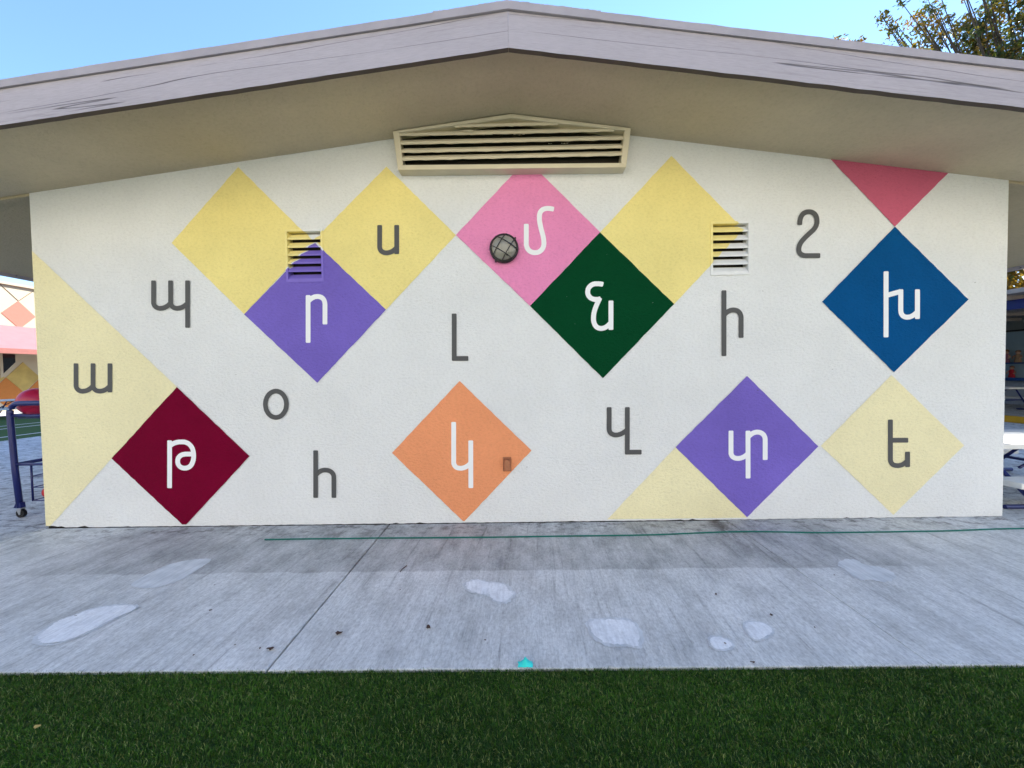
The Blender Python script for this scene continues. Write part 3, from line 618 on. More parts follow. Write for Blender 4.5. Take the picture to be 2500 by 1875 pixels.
for s in (-1, 1):
    x = s*WO; bm = bmesh.new(); box(bm, min(x, x-s*.04), max(x, x-s*.04), -OH+.043, DEPTH+.6, zs(x, -.04), zs(x, .2)); mesh_obj('eave_fascia', bm, m_fascia, bld)
    bm = bmesh.new(); box(bm, min(x+s*.001, x+s*.06), max(x+s*.001, x+s*.06), -OH-.03, DEPTH+.6, zs(x, .09), zs(x, .2)); mesh_obj('gutter', bm, m_flash, bld)
    bm = bmesh.new()
    for yy in (5.5, 10.5, 15.5):
        bm2 = bmesh.new(); box(bm2, x-s*.35-.05, x-s*.35+.05, yy, yy+.1, 0, zs(x-s*.35)); mesh_obj('canopy_post', bm2, m_trim, bld)
    bm.free()

# ------------------------------------------------------------------ lamp and outlet on the wall
lx, lz = LAMP
lamp = empty('bulkhead_light', (lx, 0, lz)); tag(lamp, 'round black caged bulkhead light on the pink diamond', 'wall light')
rr = LAMPR
bm = bmesh.new(); lathe_y(bm, [(0, -.006), (rr*.90, -.006), (rr*.98, -.010), (rr, -.022), (rr, -.045), (rr*.97, -.056), (rr*.90, -.060), (rr*.86, -.054), (rr*.86, -.03), (0, -.03)], 48)
mesh_obj('housing', bm, m_black, lamp, True)
n = NB('frosted_lamp_glass'); v = n.noise(n.coords(), 9, 3)
n.set(n.mix(v, (.20, .19, .155, 1), (.34, .33, .285, 1)), .12, None, .6)
bm = bmesh.new(); R0 = rr*.855
lathe_y(bm, [(R0, -.035)]+[(R0*math.cos(t), -.050-.052*math.sin(t)) for t in np.linspace(0, math.pi/2, 10)][:-1]+[(0, -.102)], 40)
mesh_obj('glass_dome', bm, n.m, lamp, True)
def dome_y(d): return -.058-.056*math.sqrt(max(0, 1-(d/(R0*1.05))**2))
for ang in (R(-32), R(58)):
    for off in (-.36, .36):
        bm = bmesh.new(); u = Vector((math.cos(ang), math.sin(ang))); vn = Vector((-u.y, u.x)); L = math.sqrt(1-off*off)*rr*.95; pts = []
        for i in range(15):
            t = (i/14*2-1)*L; p = u*t+vn*off*rr; pts.append((p.x, dome_y(p.length), p.y))
        tube(bm, pts, .0042, 6); mesh_obj('guard_wire', bm, m_black, lamp, True)
for ang in (R(40), R(235)):
    bm = bmesh.new(); c = (rr*1.02*math.cos(ang), rr*1.02*math.sin(ang)); tube(bm, [(c[0], -.005, c[1]), (c[0], -.05, c[1])], .009, 8); mesh_obj('lug', bm, m_black, lamp)

(ox0, oz1), (ox1, oz0) = OUTLET
m_outl = plain('outlet_paint', (.42, .16, .075, 1), .5, .4, var=.2, scale=40)
ob = empty('outlet_box', ((ox0+ox1)/2, 0, (oz0+oz1)/2)); tag(ob, 'small weatherproof outlet cover painted brownish orange on the orange diamond', 'outlet')
w2, h2 = (ox1-ox0)/2, (oz1-oz0)/2
bm = bmesh.new(); box(bm, -w2, w2, -.016, -.0062, -h2, h2); bevel(bm, .004); mesh_obj('base_plate', bm, m_outl, ob)
bm = bmesh.new(); v = box(bm, -w2*.76, w2*.76, -.052, -.0165, -h2*.86, h2*.72)
for q in v:
    if q.co.y < -.05: q.co.x *= .8; q.co.z = q.co.z*.93
bevel(bm, .005); mesh_obj('cover', bm, m_outl, ob)
for s in (-1, 1):
    bm = bmesh.new(); tube(bm, [(s*w2*.85, -.03, h2*.80), (s*w2*.35, -.034, h2*.84)], .006, 8); mesh_obj('hinge', bm, m_outl, ob)
    bm = bmesh.new(); tube(bm, [(s*w2*.7, -.022, -h2*.9), (s*w2*.7, -.0165, -h2*.9)], .007, 8); mesh_obj('screw', bm, m_outl, ob)

# ------------------------------------------------------------------ small things on the pavement
m_green = plain('green_cord', (.006, .16, .115, 1), .6, .3)
pts = []
for (a, b) in zip(CABLE, CABLE[1:]):
    for t in np.linspace(0, 1, 8, endpoint=False): pts.append((a[0]+(b[0]-a[0])*t, a[1]+(b[1]-a[1])*(3*t*t-2*t**3)+.002*math.sin(a[0]*3+t*5), .0065))
pts += [(CABLE[-1][0], CABLE[-1][1], .0065), (5.4, -.25, .0065), (6.6, -.2, .0065)]
bm = bmesh.new(); tube(bm, pts, .006, 6); tag(mesh_obj('green_cord', bm, m_green, None, True), 'thin green cord stretched along the foot of the wall', 'cord')

m_leaf = plain('dry_leaf', (.10, .06, .045, 1), .8, .2, var=.4, scale=60)
def leaf_mesh(sz, seed):
    rg = random.Random(seed); bm = bmesh.new(); N = 9; rim = []
    for i in range(N):
        a = i/N*2*math.pi; r_ = sz*(.75+.5*rg.random())*(1.0 if i % 3 else .7)
        rim.append(bm.verts.new((r_*math.cos(a), .7*r_*math.sin(a), .003+.5*sz*rg.random())))
    c = bm.verts.new((0, 0, .004))
    for i in range(N): bm.faces.new((c, rim[i], rim[(i+1) % N]))
    return bm
LW = ['largest dry brown leaf, beside the long pavement joint', 'tiny dark leaf crumb just left of the largest dry leaf', 'dry leaf with a stalk on the slab right of the long joint', 'dark leaf scrap between the two pale patches on the left slab', 'tiny dark crumb below the faint left patch', 'dark speck of leaf lying on the long pale patch',
      'triangular dry leaf on the middle slab', 'tiny crumb near the long joint on the middle slab', 'tiny crumb below the triangular dry leaf', 'small dry leaf right of the torn pale patch', 'small dark leaf just above the round pale patch', 'dark crumb lying on the smallest pale patch',
      'tiny crumb right of the round pale patch', 'small dark leaf at the grass edge, right of centre', 'tiny crumb left of the ragged far right patch', 'tiny crumb near the grass on the left slab', 'tiny crumb close to the largest dry leaf']
for i, (x, y, s) in enumerate(LEAVES):
    o = mesh_obj('dry_leaf', leaf_mesh(s*1.0, i), m_leaf); o.location = (x, y, .004); o.rotation_euler.z = i*1.9
    tag(o, LW[i], 'leaf', 'dry leaves on the pavement')
bm = bmesh.new(); tube(bm, [(p[0], p[1], .006+.004*i) for i, p in enumerate(TWIG)], .0035, 5); tag(mesh_obj('twig', bm, m_leaf), 'thin curved dark twig on the damp strip near the joint', 'twig')
m_yl = plain('yellow_leaf', (.45, .33, .11, 1), .7, .2)
o = mesh_obj('yellow_leaf', leaf_mesh(.013, 99), m_yl); o.location = (YLEAF[0], YLEAF[1], .034); tag(o, 'pale yellow leaf lying on the grass at the left', 'leaf')
m_cy = plain('cyan_paper', (.04, .72, .68, 1), .6, .3)
bm = bmesh.new(); N = 9; rg = random.Random(4); g = {}
for i in range(N):
    for j in range(5):
        u = i/(N-1)*2-1; e = max(0, 1-abs(u)**1.6)
        g[i, j] = bm.verts.new((u*.045+rg.uniform(-.003, .003), (j/4-.5)*.05, .004+e*(.022+.020*(1-abs(u))*(1+.5*math.sin(i*2.1)))*(math.sin(math.pi*j/4)**.5)*(1+rg.uniform(-.15, .15))+rg.uniform(0, .003)))
for i in range(N-1):
    for j in range(4): bm.faces.new((g[i, j], g[i+1, j], g[i+1, j+1], g[i, j+1]))
o = mesh_obj('paper_scrap', bm, m_cy); o.location = (.022, -1.80, 0); o.scale = (.8, .8, .8); tag(o, 'crumpled bright turquoise scrap at the grass edge', 'litter')

# ------------------------------------------------------------------ grass blades
n = NB('grass_blade'); at = n.node('VertexColor', layer_name='tint')
n.set(at.outputs[0], .45, None, .22); n.p.inputs['Subsurface Weight'].default_value = 0
def grass(nb, x0, x1, y0, y1, seedv):
    r = np.random.default_rng(seedv)
    x = r.uniform(x0, x1, nb); y = r.uniform(y0, y1, nb)+.006*np.sin(x*5.3)*np.sin(x*1.9+1)+.004*np.sin(x*23)
    L = r.uniform(.010, .021, nb); wd = r.uniform(.0008, .0014, nb)
    # tufts lean together
    ph = np.sin(x*37+np.sin(y*23)*2)+np.sin(y*41+x*11)
    az = r.uniform(0, 2*np.pi, nb)*.75+ph*1.2; lean = np.clip(r.normal(.75, .35, nb), .05, 1.4)
    dx, dy = np.cos(az), np.sin(az); fa = r.uniform(0, np.pi, nb); px, py = np.cos(fa), np.sin(fa)
    def pt(t, s):
        bend = np.sin(lean*t)*L*t; h = np.cos(lean*t*.9)*L*t
        return np.stack([x+dx*bend+px*wd*s*(1-.35*t), y+dy*bend+py*wd*s*(1-.35*t), -.012+h], -1)
    V = np.stack([pt(0., -1), pt(0., 1), pt(.55, 1), pt(.55, -1), pt(1., 0)], 1).reshape(-1, 3)
    b = np.arange(nb)*5
    F = np.stack([b, b+1, b+2, b+3, b+3, b+2, b+4], 1).ravel(); LT = np.tile([4, 3], nb)
    t = r.random(nb); base = np.array([.034, .098, .006])[None]*(.35+1.25*r.random((nb, 1)))*(1+.28*np.sin(x*2.3+np.sin(y*5+x)*1.5)*np.sin(y*6.1+x*1.7))[:, None]
    base = np.where((t < .13)[:, None], np.array([[.20, .25, .075]])*(.6+.8*r.random((nb, 1))), base)  # pale blades stand in for bright highlights on the grass
    base = np.where((t > .93)[:, None], np.array([[.055, .085, .012]]), base)
    cc = np.ones((nb, 5, 4)); cc[:, :, :3] = base[:, None, :]
    return V, F, LT, cc.reshape(-1, 4)
V, F, LT, CC = grass(250000, -3.2, 3.2, -2.65, -1.815, 1)
for k_, (n_, a_, b_, c_, d_) in enumerate(((60000, -6.5, -3.2, -2.65, -1.815), (60000, 3.2, 6.5, -2.65, -1.815), (90000, -6.5, 6.5, -3.9, -2.65))):
    V2, F2, L2, C2 = grass(n_, a_, b_, c_, d_, 11+k_)
    F = np.concatenate([F, F2+len(V)]); V = np.concatenate([V, V2]); LT = np.concatenate([LT, L2]); CC = np.concatenate([CC, C2])
tag(np_mesh('grass', V, F, LT, n.m, None, CC), 'short dark green artificial grass in front of the pavement', 'grass', kind='stuff')

# ------------------------------------------------------------------ ball cart by the left corner
cart = empty('ball_cart', (-5.24, .30, 0)); tag(cart, 'navy blue tube ball cart on casters beside the left wall corner', 'cart')
CL, CW = 1.25, .56
m_wheel = plain('caster_rubber', (.012, .011, .012, 1), .6, .3); m_steel = plain('zinc', (.6, .6, .6, 1), .35, .5, 1.0)
for y0 in (0, CL):
    bm = bmesh.new(); pts = [(0.012, y0, .10), (-.02, y0, .5), (-.044, y0, 1.08)]
    for t in np.linspace(0, math.pi/2, 7): pts.append((-.044+.10-.10*math.cos(t), y0, 1.10+.10*math.sin(t)))
    for t in np.linspace(math.pi/2, 0, 7): pts.append((CW-.056+.10*math.cos(t), y0, 1.10+.10*math.sin(t)))
    pts += [(CW+.02, y0, .5), (CW-.012, y0, .10)]
    tube(bm, pts, .026, 10); mesh_obj('end_frame', bm, m_navy, cart, True)
    for xx in (.012, CW-.012):
        bm = bmesh.new(); box(bm, xx-.04, xx+.04, y0-.03, y0+.03, .098, .106); bevel(bm, .002, 1); wp = mesh_obj('caster', bm, m_steel, cart)
        bm = bmesh.new(); prism_xz(bm, [(xx-.045, .107), (xx+.035, .107), (xx+.028, .16), (xx-.02, .16)], y0-.02, y0+.02); mesh_obj('foot_gusset', bm, m_navy, cart)
        bm = bmesh.new(); tube(bm, [(xx+.012, y0-.014, .045), (xx+.012, y0+.014, .045)], .044, 16); mesh_obj('wheel', bm, m_wheel, wp)
        for s in (-.018, .018):
            bm = bmesh.new(); prism_xz(bm, [(xx-.022, .097), (xx+.03, .097), (xx+.02, .035), (xx+.006, .035)], y0+s-.002, y0+s+.002); mesh_obj('fork', bm, m_steel, wp)
def bar(a, b, r_=.011, name='rail', mat=m_navy):
    bm = bmesh.new(); tube(bm, [a, b], r_, 8); return mesh_obj(name, bm, mat, cart, True)
for z in (.56, 1.07):
    for xx in (-.008 if z < 1 else -.035, CW): bar((xx, 0, z), (xx, CL, z), .018)
    for yy in (.0, CL): bar((-.01, yy, z), (CW, yy, z), .014)
for z in (.16, .30, .42):
    for xx in (.075, CW-.07): bar((xx, .06, z), (xx, CL-.06, z), .005, 'basket_wire')
    for yy in (.06, CL-.06): bar((.075, yy, z), (CW-.07, yy, z), .005, 'basket_wire')
for xx in (.075, CW-.07):
    for yy in (.06, CL-.06): bar((xx, yy, .155), (xx, yy, .56), .009, 'basket_upright')
for k in range(9): bar((.075, .06+k*(CL-.12)/8, .157), (CW-.07, .06+k*(CL-.12)/8, .157), .004, 'basket_wire')
for k in range(5): bar((-.03, .05+k*.07, 1.04), (CW-.02, .05+k*.07, 1.04), .005, 'tray_wire')
# hanging mesh bin under the top rail, far end
for z in (.84, .90, .96, 1.02):
    bar((-.03, .35, z), (-.03, CL, z), .008, 'bin_wire'); bar((CW-.02, .35, z), (CW-.02, CL, z), .008, 'bin_wire'); bar((-.03, .35, z), (CW-.02, .35, z), .008, 'bin_wire')
for k in range(13): yy = .35+k*(CL-.35)/12; bar((-.03, yy, .83), (-.03, yy, 1.06), .007, 'bin_wire')
for k in range(8): xx = -.03+k*(CW+.01)/7; bar((xx, .35, .83), (xx, .35, 1.06), .007, 'bin_wire')
for k in range(6): xx = -.03+k*(CW+.01)/5; bar((xx, .35, .835), (xx, CL, .835), .007, 'bin_wire')
def ball(name, loc, r_, c, label):
    bm = bmesh.new(); bmesh.ops.create_uvsphere(bm, u_segments=32, v_segments=20, radius=r_)
    for v in bm.verts:
        if abs(v.co.z) < r_*.05: v.co *= .996
    o = mesh_obj(name, bm, plain(name+'_rubber', c, .35, .5), None, True); o.location = loc
    bm = bmesh.new(); tube(bm, [(0, 0, r_*.985), (0, 0, r_*1.004)], r_*.05, 10); mesh_obj('valve', bm, m_black, o)
    return tag(o, label, 'ball')
ball('rubber_ball', (-5.235, .49, 1.20), .15, (.42, .008, .055, 1), 'big magenta red rubber ball on top of the blue cart')
ball('play_ball', (-5.05, .43, .232), .068, (.55, .01, .02, 1), 'small red ball in the lower basket of the blue cart')

# ------------------------------------------------------------------ picnic tables
m_plank = plain('white_plank', (.74, .73, .69, 1), .55, .35, var=.08)
def picnic(loc, rz, L, th, bh, tw, label, group=None):
    t = empty('picnic_table', loc); t.rotation_euler.z = rz; tag(t, label, 'picnic table', group)
    nb = 3
    for k in range(nb):
        bm = bmesh.new(); y0 = -tw/2+k*tw/nb; box(bm, 0, L, y0+.004, y0+tw/nb-.004, th-.055, th); bevel(bm, .008); mesh_obj('top_plank', bm, m_plank, t)
    off = tw/2+.27
    for s in (-1, 1):
        bm = bmesh.new(); box(bm, -.03, L-.03, s*off-.125, s*off+.125, bh-.06, bh); bevel(bm, .012); mesh_obj('bench_plank', bm, m_plank, t)
    for x in (.28, L-.28):
        bm = bmesh.new(); tube(bm, [(x, -off-.05, bh-.078), (x, off+.05, bh-.078)], .018, 8); mesh_obj('cross_tube', bm, m_navy, t)
        bm = bmesh.new(); tube(bm, [(x, -off+.05, .02), (x, -off+.02, .06), (x, -tw*.30, th-.075), (x, tw*.30, th-.075), (x, off-.02, .06), (x, off-.05, .02)], .02, 8); mesh_obj('leg_tube', bm, m_navy, t)
        bm = bmesh.new(); tube(bm, [(x+.04, 0, th-.075), (x+(.55 if x < L/2 else -.55), 0, bh-.078)], .016, 8); mesh_obj('brace', bm, m_navy, t)
        for s in (-1, 1):
            bm = bmesh.new(); tube(bm, [(x-.25, s*(off-.05), .022), (x+.25, s*(off-.05), .022)], .022, 8); mesh_obj('floor_tube', bm, m_navy, t)
    return t
picnic((4.80, .90, 0), 0, 1.9, .60, .305, .96, 'low white picnic table with navy legs just beyond the right wall corner')
picnic((15.3, 8.2, .02), R(90), 1.9, .73, .40, .7, 'white picnic table in the shade under the far shelter at right')
picnic((-20.2, 9.6, .0), R(90), 2.2, .72, .40, .7, 'nearer of two white picnic tables before the far coral building', 'tables before the far building')
picnic((-20.4, 13.4, .0), R(90), 2.2, .72, .40, .7, 'farther of two white picnic tables before the far coral building', 'tables before the far building')

# ------------------------------------------------------------------ far building at the left
fb = empty('far_building', (-24, 14, 0)); tag(fb, 'far cream building with coral diamonds and pink shed awning at left', 'building')
def fx(o): return o
def yz_poly(name, pts, x, mat, parent):      # pts in world y,z on a plane facing +X
    bm = bmesh.new(); v = [bm.verts.new((x+24, p[0]-14, p[1])) for p in pts]; b = [bm.verts.new((x+24-.03, p[0]-14, p[1])) for p in pts]
    bm.faces.new(v); bm.faces.new(b[::-1]); N = len(v)
    for i in range(N): bm.faces.new((v[i], b[i], b[(i+1) % N], v[(i+1) % N]))
    bmesh.ops.recalc_face_normals(bm, faces=bm.faces[:]); return mesh_obj(name, bm, mat, parent)
m_fcream = plain('far_cream', (.46, .40, .30, 1), .85, .2, var=.06, scale=2); m_coral = plain('far_coral', (.48, .17, .125, 1), .85, .2, var=.05)
m_forange = plain('far_orange', (.46, .17, .045, 1), .85, .2, var=.1); m_fgold = plain('far_gold', (.50, .36, .11, 1), .7, .3, var=.3, scale=2)  # gold paint in place of sunlight reflected onto the tan diamonds
m_fpink = plain('far_awning', (.40, .155, .165, 1), .8, .2, var=.1, scale=3); m_ffas = plain('far_awning_fascia', (.33, .12, .10, 1), .7, .3)
m_fline = plain('far_line', (.22, .16, .11, 1), .9, .1)
bm = bmesh.new(); box(bm, -8, 0, -26, 22, -.05, 6.0); fwall = mesh_obj('wall', bm, m_fcream, fb)
bm = bmesh.new(); box(bm, -8.1, .12, -26.2, 22.2, 6.003, 6.10); mesh_obj('coping', bm, m_fcream, fb)
s = .645
for j in range(-5, 7):
    cy = 14.79+j*1.33*1.0
    yz_poly('painted_diamond', [(cy, 5.31), (cy+s, 4.64), (cy, 3.97), (cy-s, 4.64)], -23.985, m_coral if j % 2 == 0 else m_fcream, fwall)
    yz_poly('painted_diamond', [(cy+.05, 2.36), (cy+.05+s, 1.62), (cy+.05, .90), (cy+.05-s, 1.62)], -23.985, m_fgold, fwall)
    yz_poly('painted_diamond', [(cy-.60, 1.62), (cy+.03, .90), (cy-.60, .2), (cy-1.22, .90)], -23.983, m_forange, fwall)
    for d in (1, -1):
        yz_poly('groove', [(cy+d*.02, 5.33), (cy+d*.02+.03, 5.33), (cy+d*.67+.03, 6.0), (cy+d*.67, 6.0)], -23.984, m_fline, fwall)
# sloping awning with posts and a dark window beneath it
bm = bmesh.new()
for y0, y1 in ((-12, 12),):
    v = [bm.verts.new(p) for p in ((.01, y0, 4.08), (2.0, y0, 2.86), (2.0, y0, 2.66), (.01, y0, 3.88))]; q = [bm.verts.new((a.co.x, y1, a.co.z)) for a in v]
    bm.faces.new(v); bm.faces.new(q[::-1])
    for i in range(4): bm.faces.new((v[i], q[i], q[(i+1) % 4], v[(i+1) % 4]))
bmesh.ops.recalc_face_normals(bm, faces=bm.faces[:]); aw = mesh_obj('awning', bm, m_fpink, fb)
bm = bmesh.new(); box(bm, 2.001, 2.05, -12.02, 12.02, 2.65, 2.87); mesh_obj('fascia', bm, m_ffas, aw)
for yy in (-9, -4.2, 4.8, 9.6):
    bm = bmesh.new(); box(bm, 1.75, 1.85, yy, yy+.1, 0, 2.72); mesh_obj('post', bm, m_ffas, aw)
m_glass = plain('far_window_glass', (.012, .012, .016, 1), .08, .6)
yz_poly('window', [(12.6, 1.3), (14.05, 1.75), (14.55, 2.35), (14.55, 2.72), (12.6, 2.72)], -23.97, m_glass, fb)
wf = empty('window_frame', (0, 0, 0)); bpy.data.objects.remove(wf)
yz_poly('window_mullion', [(13.97, 1.6), (14.07, 1.66), (14.07, 2.75), (13.97, 2.75)], -23.93, m_fcream, fb)
yz_poly('door', [(11.2, .0), (12.15, .0), (12.15, 2.1), (11.2, 2.1)], -23.95, m_ffas, fb)

# ------------------------------------------------------------------ lunch shelter at the right
sh = empty('lunch_shelter', (12, 8, 0)); tag(sh, 'open lunch shelter with navy beam and pale blue back wall at right', 'shelter')
m_sfas = plain('shelter_fascia', (.40, .33, .28, 1), .8, .2); m_sgrey = plain('shelter_wall', (.24, .25, .22, 1), .85, .2, var=.1)
m_sblue = plain('shelter_panel', (.30, .40, .44, 1), .8, .2, var=.08); m_strip = plain('shelter_strip', (.01, .06, .22, 1), .5, .4)
m_sbase = plain('shelter_base', (.33, .36, .40, 1), .8, .2); m_syel = plain('kerb_yellow', (.62, .33, .02, 1), .7, .3, var=.15)
def sbox(name, x0, x1, y0, y1, z0, z1, mat, parent=None):
    bm = bmesh.new(); box(bm, x0-12, x1-12, y0-8, y1-8, z0, z1); return mesh_obj(name, bm, mat, parent or sh)
sbox('roof', 11.6, 18.6, 1.0, 22, 3.10, 3.20, m_sfas)
for k in range(14): sbox('rafter', 11.5, 18.4, 1.3+k*1.5, 1.42+k*1.5, 3.0, 3.098, m_sfas)
sbox('beam', 12.0, 12.15, 1.0, 22, 2.77, 2.995, m_navy)
for yy in (1.2, 11.6, 21.6): sbox('post', 12.0, 12.14, yy, yy+.14, 0, 2.768, m_navy)
bw = sbox('back_wall', 18.0, 18.2, 1, 22, 0, 3.098, m_sgrey)
sbox('side_wall', 12.4, 17.99, 21.7, 21.9, 0, 3.09, m_sgrey)
sbox('floor', 12.45, 18, 1, 22, -.02, .015, m_conc)
sbox('wall_panel', 17.95, 17.998, 1.2, 21, .98, 2.62, m_sblue, bw)
sbox('trim_line', 17.93, 17.998, 1.2, 21, 2.64, 2.69, m_black, bw)
sbox('shelf', 17.62, 17.949, 1.2, 21, 1.475, 1.515, m_strip, bw)
sbox('shelf', 17.62, 17.949, 1.2, 21, .875, .979, m_strip, bw)
sbox('base_panel', 17.93, 17.998, 1.2, 21, .02, .87, m_sbase, bw)
kerb = empty('yellow_kerb', (12.35, 8, 0)); bm = bmesh.new(); box(bm, -.08, .08, -7, 14, 0, .16); bevel(bm, .015); kerb2 = mesh_obj('kerb_block', bm, m_syel, kerb)
tag(kerb, 'yellow painted kerb along the front of the far shelter', 'kerb')
m_skin = plain('doll_skin', (.48, .27, .18, 1), .6, .3); m_hair = plain('doll_hair', (.16, .08, .04, 1), .7, .2)
def doll(y, z, hgt, c, label):
    d = empty('toy_figure', (17.78, y, z)); tag(d, label, 'toy', 'toy figures on the shelter shelves'); u = hgt
    bm = bmesh.new(); prof = [(0, 0), (.20*u, 0), (.22*u, .05*u), (.16*u, .35*u), (.19*u, .55*u), (.10*u, .66*u), (0, .68*u)]; lathe_y(bm, [(r_, y_) for r_, y_ in prof], 14)
    for v in bm.verts: v.co = Vector((v.co.x*.7, v.co.z, v.co.y))
    mesh_obj('body', bm, plain('doll_clothes', c, .8, .2), d, True)
    bm = bmesh.new(); bmesh.ops.create_uvsphere(bm, u_segments=12, v_segments=8, radius=.14*u); bmesh.ops.translate(bm, verts=bm.verts[:], vec=(0, 0, .78*u)); mesh_obj('head', bm, m_skin, d, True)
    bm = bmesh.new(); bmesh.ops.create_uvsphere(bm, u_segments=12, v_segments=8, radius=.15*u)
    for v in bm.verts:
        if v.co.z < -.02*u: v.co.z = -.02*u
    bmesh.ops.translate(bm, verts=bm.verts[:], vec=(.01, 0, .82*u)); mesh_obj('hair', bm, m_hair, d, True)
    for s_ in (-1, 1):
        bm = bmesh.new(); tube(bm, [(0, s_*.17*u, .56*u), (-.06*u, s_*.27*u, .40*u), (-.14*u, s_*.20*u, .30*u)], [.05*u, .045*u, .035*u], 8); mesh_obj('arm', bm, m_skin, d, True)
doll(10.55, 1.517, .50, (.30, .13, .16, 1), 'toy figure in dusky rose on the upper shelter shelf')
doll(10.22, 1.517, .46, (.36, .22, .12, 1), 'toy figure in tan on the upper shelter shelf')
doll(10.38, .982, .44, (.42, .02, .03, 1), 'toy figure in a red shirt on the lower shelter shelf')

# ------------------------------------------------------------------ trees
def leaf_mat(name, trans=.35):
    n = NB(name); at = n.node('VertexColor', layer_name='tint'); n.set(at.outputs[0], .5, None, .35)
    tr = n.node('BsdfTranslucent'); n.link(n.mix(1.0, at.outputs[0], (1.6, 1.5, .7, 1), 'MULTIPLY'), tr.inputs[0])
    mx = n.node('MixShader'); mx.inputs[0].default_value = trans
    n.link(n.p.outputs[0], mx.inputs[1]); n.link(tr.outputs[0], mx.inputs[2]); n.link(mx.outputs[0], n.out.inputs[0]); return n.m
m_lf = leaf_mat('backlit_leaf'); m_bark = plain('bark', (.09, .065, .045, 1), .9, .1, var=.4, scale=14)
def leaves(cent, rad, per, sz, seedv, pal):
    r = np.random.default_rng(seedv); cent = np.asarray(cent); rad = np.asarray(rad); nC = len(cent); N = nC*per
    d = r.standard_normal((nC, per, 3)); d /= np.linalg.norm(d, axis=-1, keepdims=True)
    P = (cent[:, None]+d*(r.random((nC, per, 1))**.45)*rad[:, None, None]*np.array([1, 1, .8])).reshape(-1, 3)
    a = r.standard_normal((N, 3)); a /= np.linalg.norm(a, axis=1, keepdims=True); b = np.cross(a, r.standard_normal((N, 3))); b /= np.linalg.norm(b, axis=1, keepdims=True)
    s_ = sz*r.uniform(.6, 1.3, (N, 1))
    V = np.stack([P-a*s_, P+b*s_*.42+a*s_*.1, P+a*s_, P-b*s_*.42+a*s_*.1], 1).reshape(-1, 3)
    i0 = np.arange(N)*4; F = np.stack([i0, i0+1, i0+2, i0+3], 1).ravel()
    pal = np.asarray(pal); pc = r.choice(len(pal), nC, p=[.5, .3, .2]); mixc = np.where(r.random(N) < .6, np.repeat(pc, per), r.choice(len(pal), N, p=[.5, .3, .2]))
    C4 = np.ones((N, 4, 4)); C4[:, :, :3] = (pal[mixc]*r.uniform(.6, 1.35, (N, 1)))[:, None]
    return V, F, np.full(N, 4), C4.reshape(-1, 4)
def make_tree(name, base, height, crown, ncl, per, sz, seedv, pal, label, sparse=None):
    t = empty(name, base); tag(t, label, 'tree', 'trees behind the school building'); r = np.random.default_rng(seedv)
    bm = bmesh.new(); cx, cy, cz, rx, ry, rz_ = crown
    tube(bm, [(0, 0, -.1), (.1, 0, height*.25), (cx*.5, cy*.4, height*.5), (cx, cy, cz+rz_*.5)], [.34, .27, .18, .05], 10)
    cl = []; rd = []; wisps = []; wr = []
    while len(cl) < ncl:
        p = r.uniform(-1, 1, 3); q = np.linalg.norm(p)
        if q > 1 or (q < .45 and r.random() < .6): continue
        cl.append((cx+p[0]*rx, cy+p[1]*ry, cz+p[2]*rz_)); rd.append(r.uniform(.55, 1.1)*(.55+.1*rx))
    if sparse:
        for _ in range(sparse[0]):
            q_ = r.uniform(sparse[1], sparse[2]); wt = (q_[0]-sparse[1][0])/(sparse[2][0]-sparse[1][0])
            if r.random() > .25+.75*wt or q_[2] > 17.2+wt*5+r.random()*1.5: continue
            wisps.append(tuple(q_)); wr.append(r.uniform(.25, .55))
    for c_ in cl[::2]+wisps:
        st = np.array((cx*.5, cy*.4, height*.45)); e = np.array(c_); m_ = (st+e)/2+r.normal(0, .35, 3)
        tube(bm, [tuple(st), tuple(m_), tuple(e)], [.09, .045, .014], 5)
    mesh_obj('trunk', bm, m_bark, t, True)
    V, F, LT, C4 = leaves(cl, rd, per, sz, seedv+1, pal)
    if wisps:
        V2, F2, L2, C2 = leaves(wisps, wr, 34, sz*.9, seedv+2, pal)
        F = np.concatenate([F, F2+len(V)]); V = np.concatenate([V, V2]); LT = np.concatenate([LT, L2]); C4 = np.concatenate([C4, C2])
    np_mesh('crown', V, F, LT, m_lf, t, C4)
    return t
pal = [(.055, .075, .020), (.10, .085, .018), (.22, .13, .020)]
make_tree('broadleaf_tree', (29.9, 18.3, 0), 21, (-1.6, 0, 14.5, 5.8, 5, 8.6), 170, 260, .12, 21, pal, 'tall backlit broadleaf tree with yellowing leaves behind the right roof slope',
          (230, (-14.6, -3, 15.0), (-4.6, 2, 23.5)))
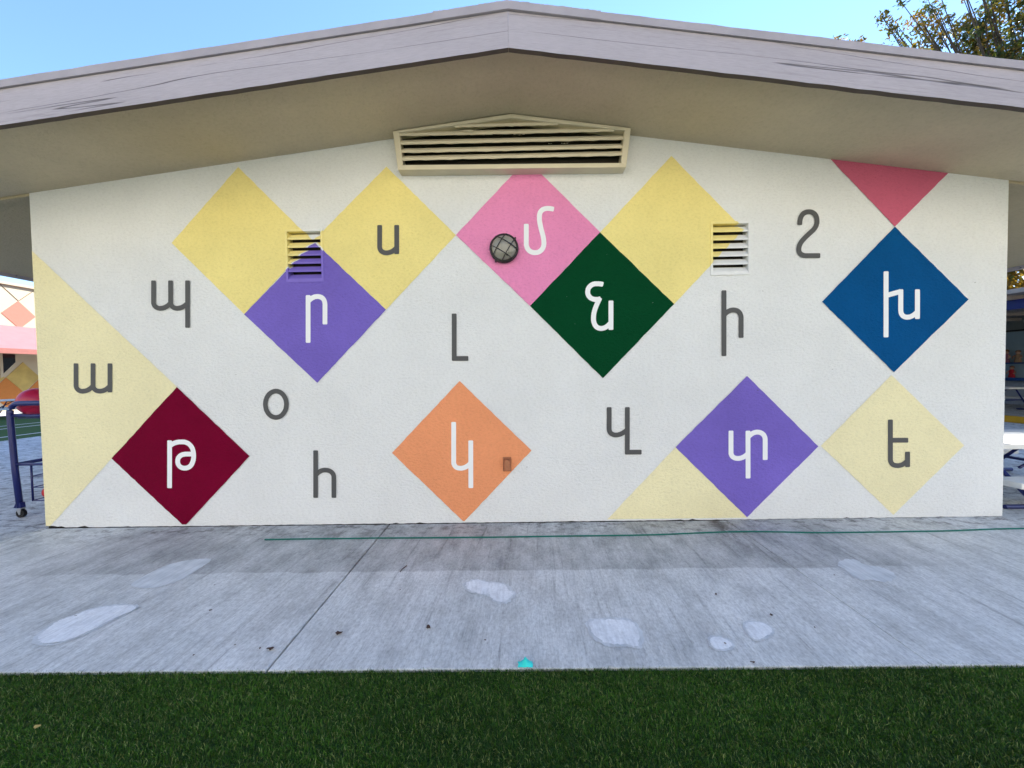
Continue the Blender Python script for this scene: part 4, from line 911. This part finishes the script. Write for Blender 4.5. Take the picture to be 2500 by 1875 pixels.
make_tree('yellowing_tree', (33, 21, 0), 13, (0, 0, 7.5, 5, 5, 5), 90, 200, .18, 33, [(.10, .09, .02), (.26, .16, .02), (.32, .22, .05)], 'lower golden leaved tree seen over the shelter roof at right')
make_tree('young_tree', (-15.2, 13.6, 0), 6.4, (-.4, -.3, 5.3, 1.3, 1.6, .9), 20, 60, .05, 5, [(.05, .05, .03), (.04, .05, .02), (.08, .06, .03)], 'small sparse tree between the left wall corner and the far building')


# ------------------------------------------------------------------ unseen hall behind the school building (hidden by its roof, added to shade both side walks)
blocker = empty('sun_blocker', (7.5, 19, 0)); tag(blocker, 'tall plain unseen added hall standing behind the gabled school building', 'building')
bm = bmesh.new(); box(bm, -16, 16, 0, 9, -.02, 16.6); mesh_obj('wall', bm, m_sgrey, blocker)
bm = bmesh.new(); box(bm, -16.3, 16.3, -.3, 9.3, 16.603, 16.9); mesh_obj('roof', bm, m_sfas, blocker)
for k in range(6):
    bm = bmesh.new(); box(bm, -15.5+k*5.6, -13.5+k*5.6, -.03, -.003, 8, 11); mesh_obj('window', bm, m_glass, blocker)

# ------------------------------------------------------------------ unseen block added across the yard to bounce sunlight (behind the viewer)
ac = empty('bounce_block', (0, -14.5, 0)); tag(ac, 'long tan three storey unseen block added to bounce sunlight, facing the painted wall across the lawn', 'building')
m_acw = plain('bounce_block_paint', (.72, .66, .55, 1), .85, .2, var=.06, scale=1)
bm = bmesh.new(); box(bm, -24, 24, -8, 0, -.02, 10.6); mesh_obj('wall', bm, m_acw, ac)
bm = bmesh.new(); box(bm, -24.3, 24.3, -8.3, .25, 10.603, 10.85); mesh_obj('roof', bm, m_sfas, ac)
for zz in (1.0, 4.4, 7.8):
    for k in range(10):
        bm = bmesh.new(); x0 = -23+k*4.7; box(bm, x0, x0+1.7, .003, .03, zz, zz+1.3); wn = mesh_obj('window', bm, m_glass, ac)
        bm = bmesh.new(); box(bm, x0-.08, x0+1.78, .003, .09, zz-.09, zz-.003); mesh_obj('sill', bm, m_plank, wn)
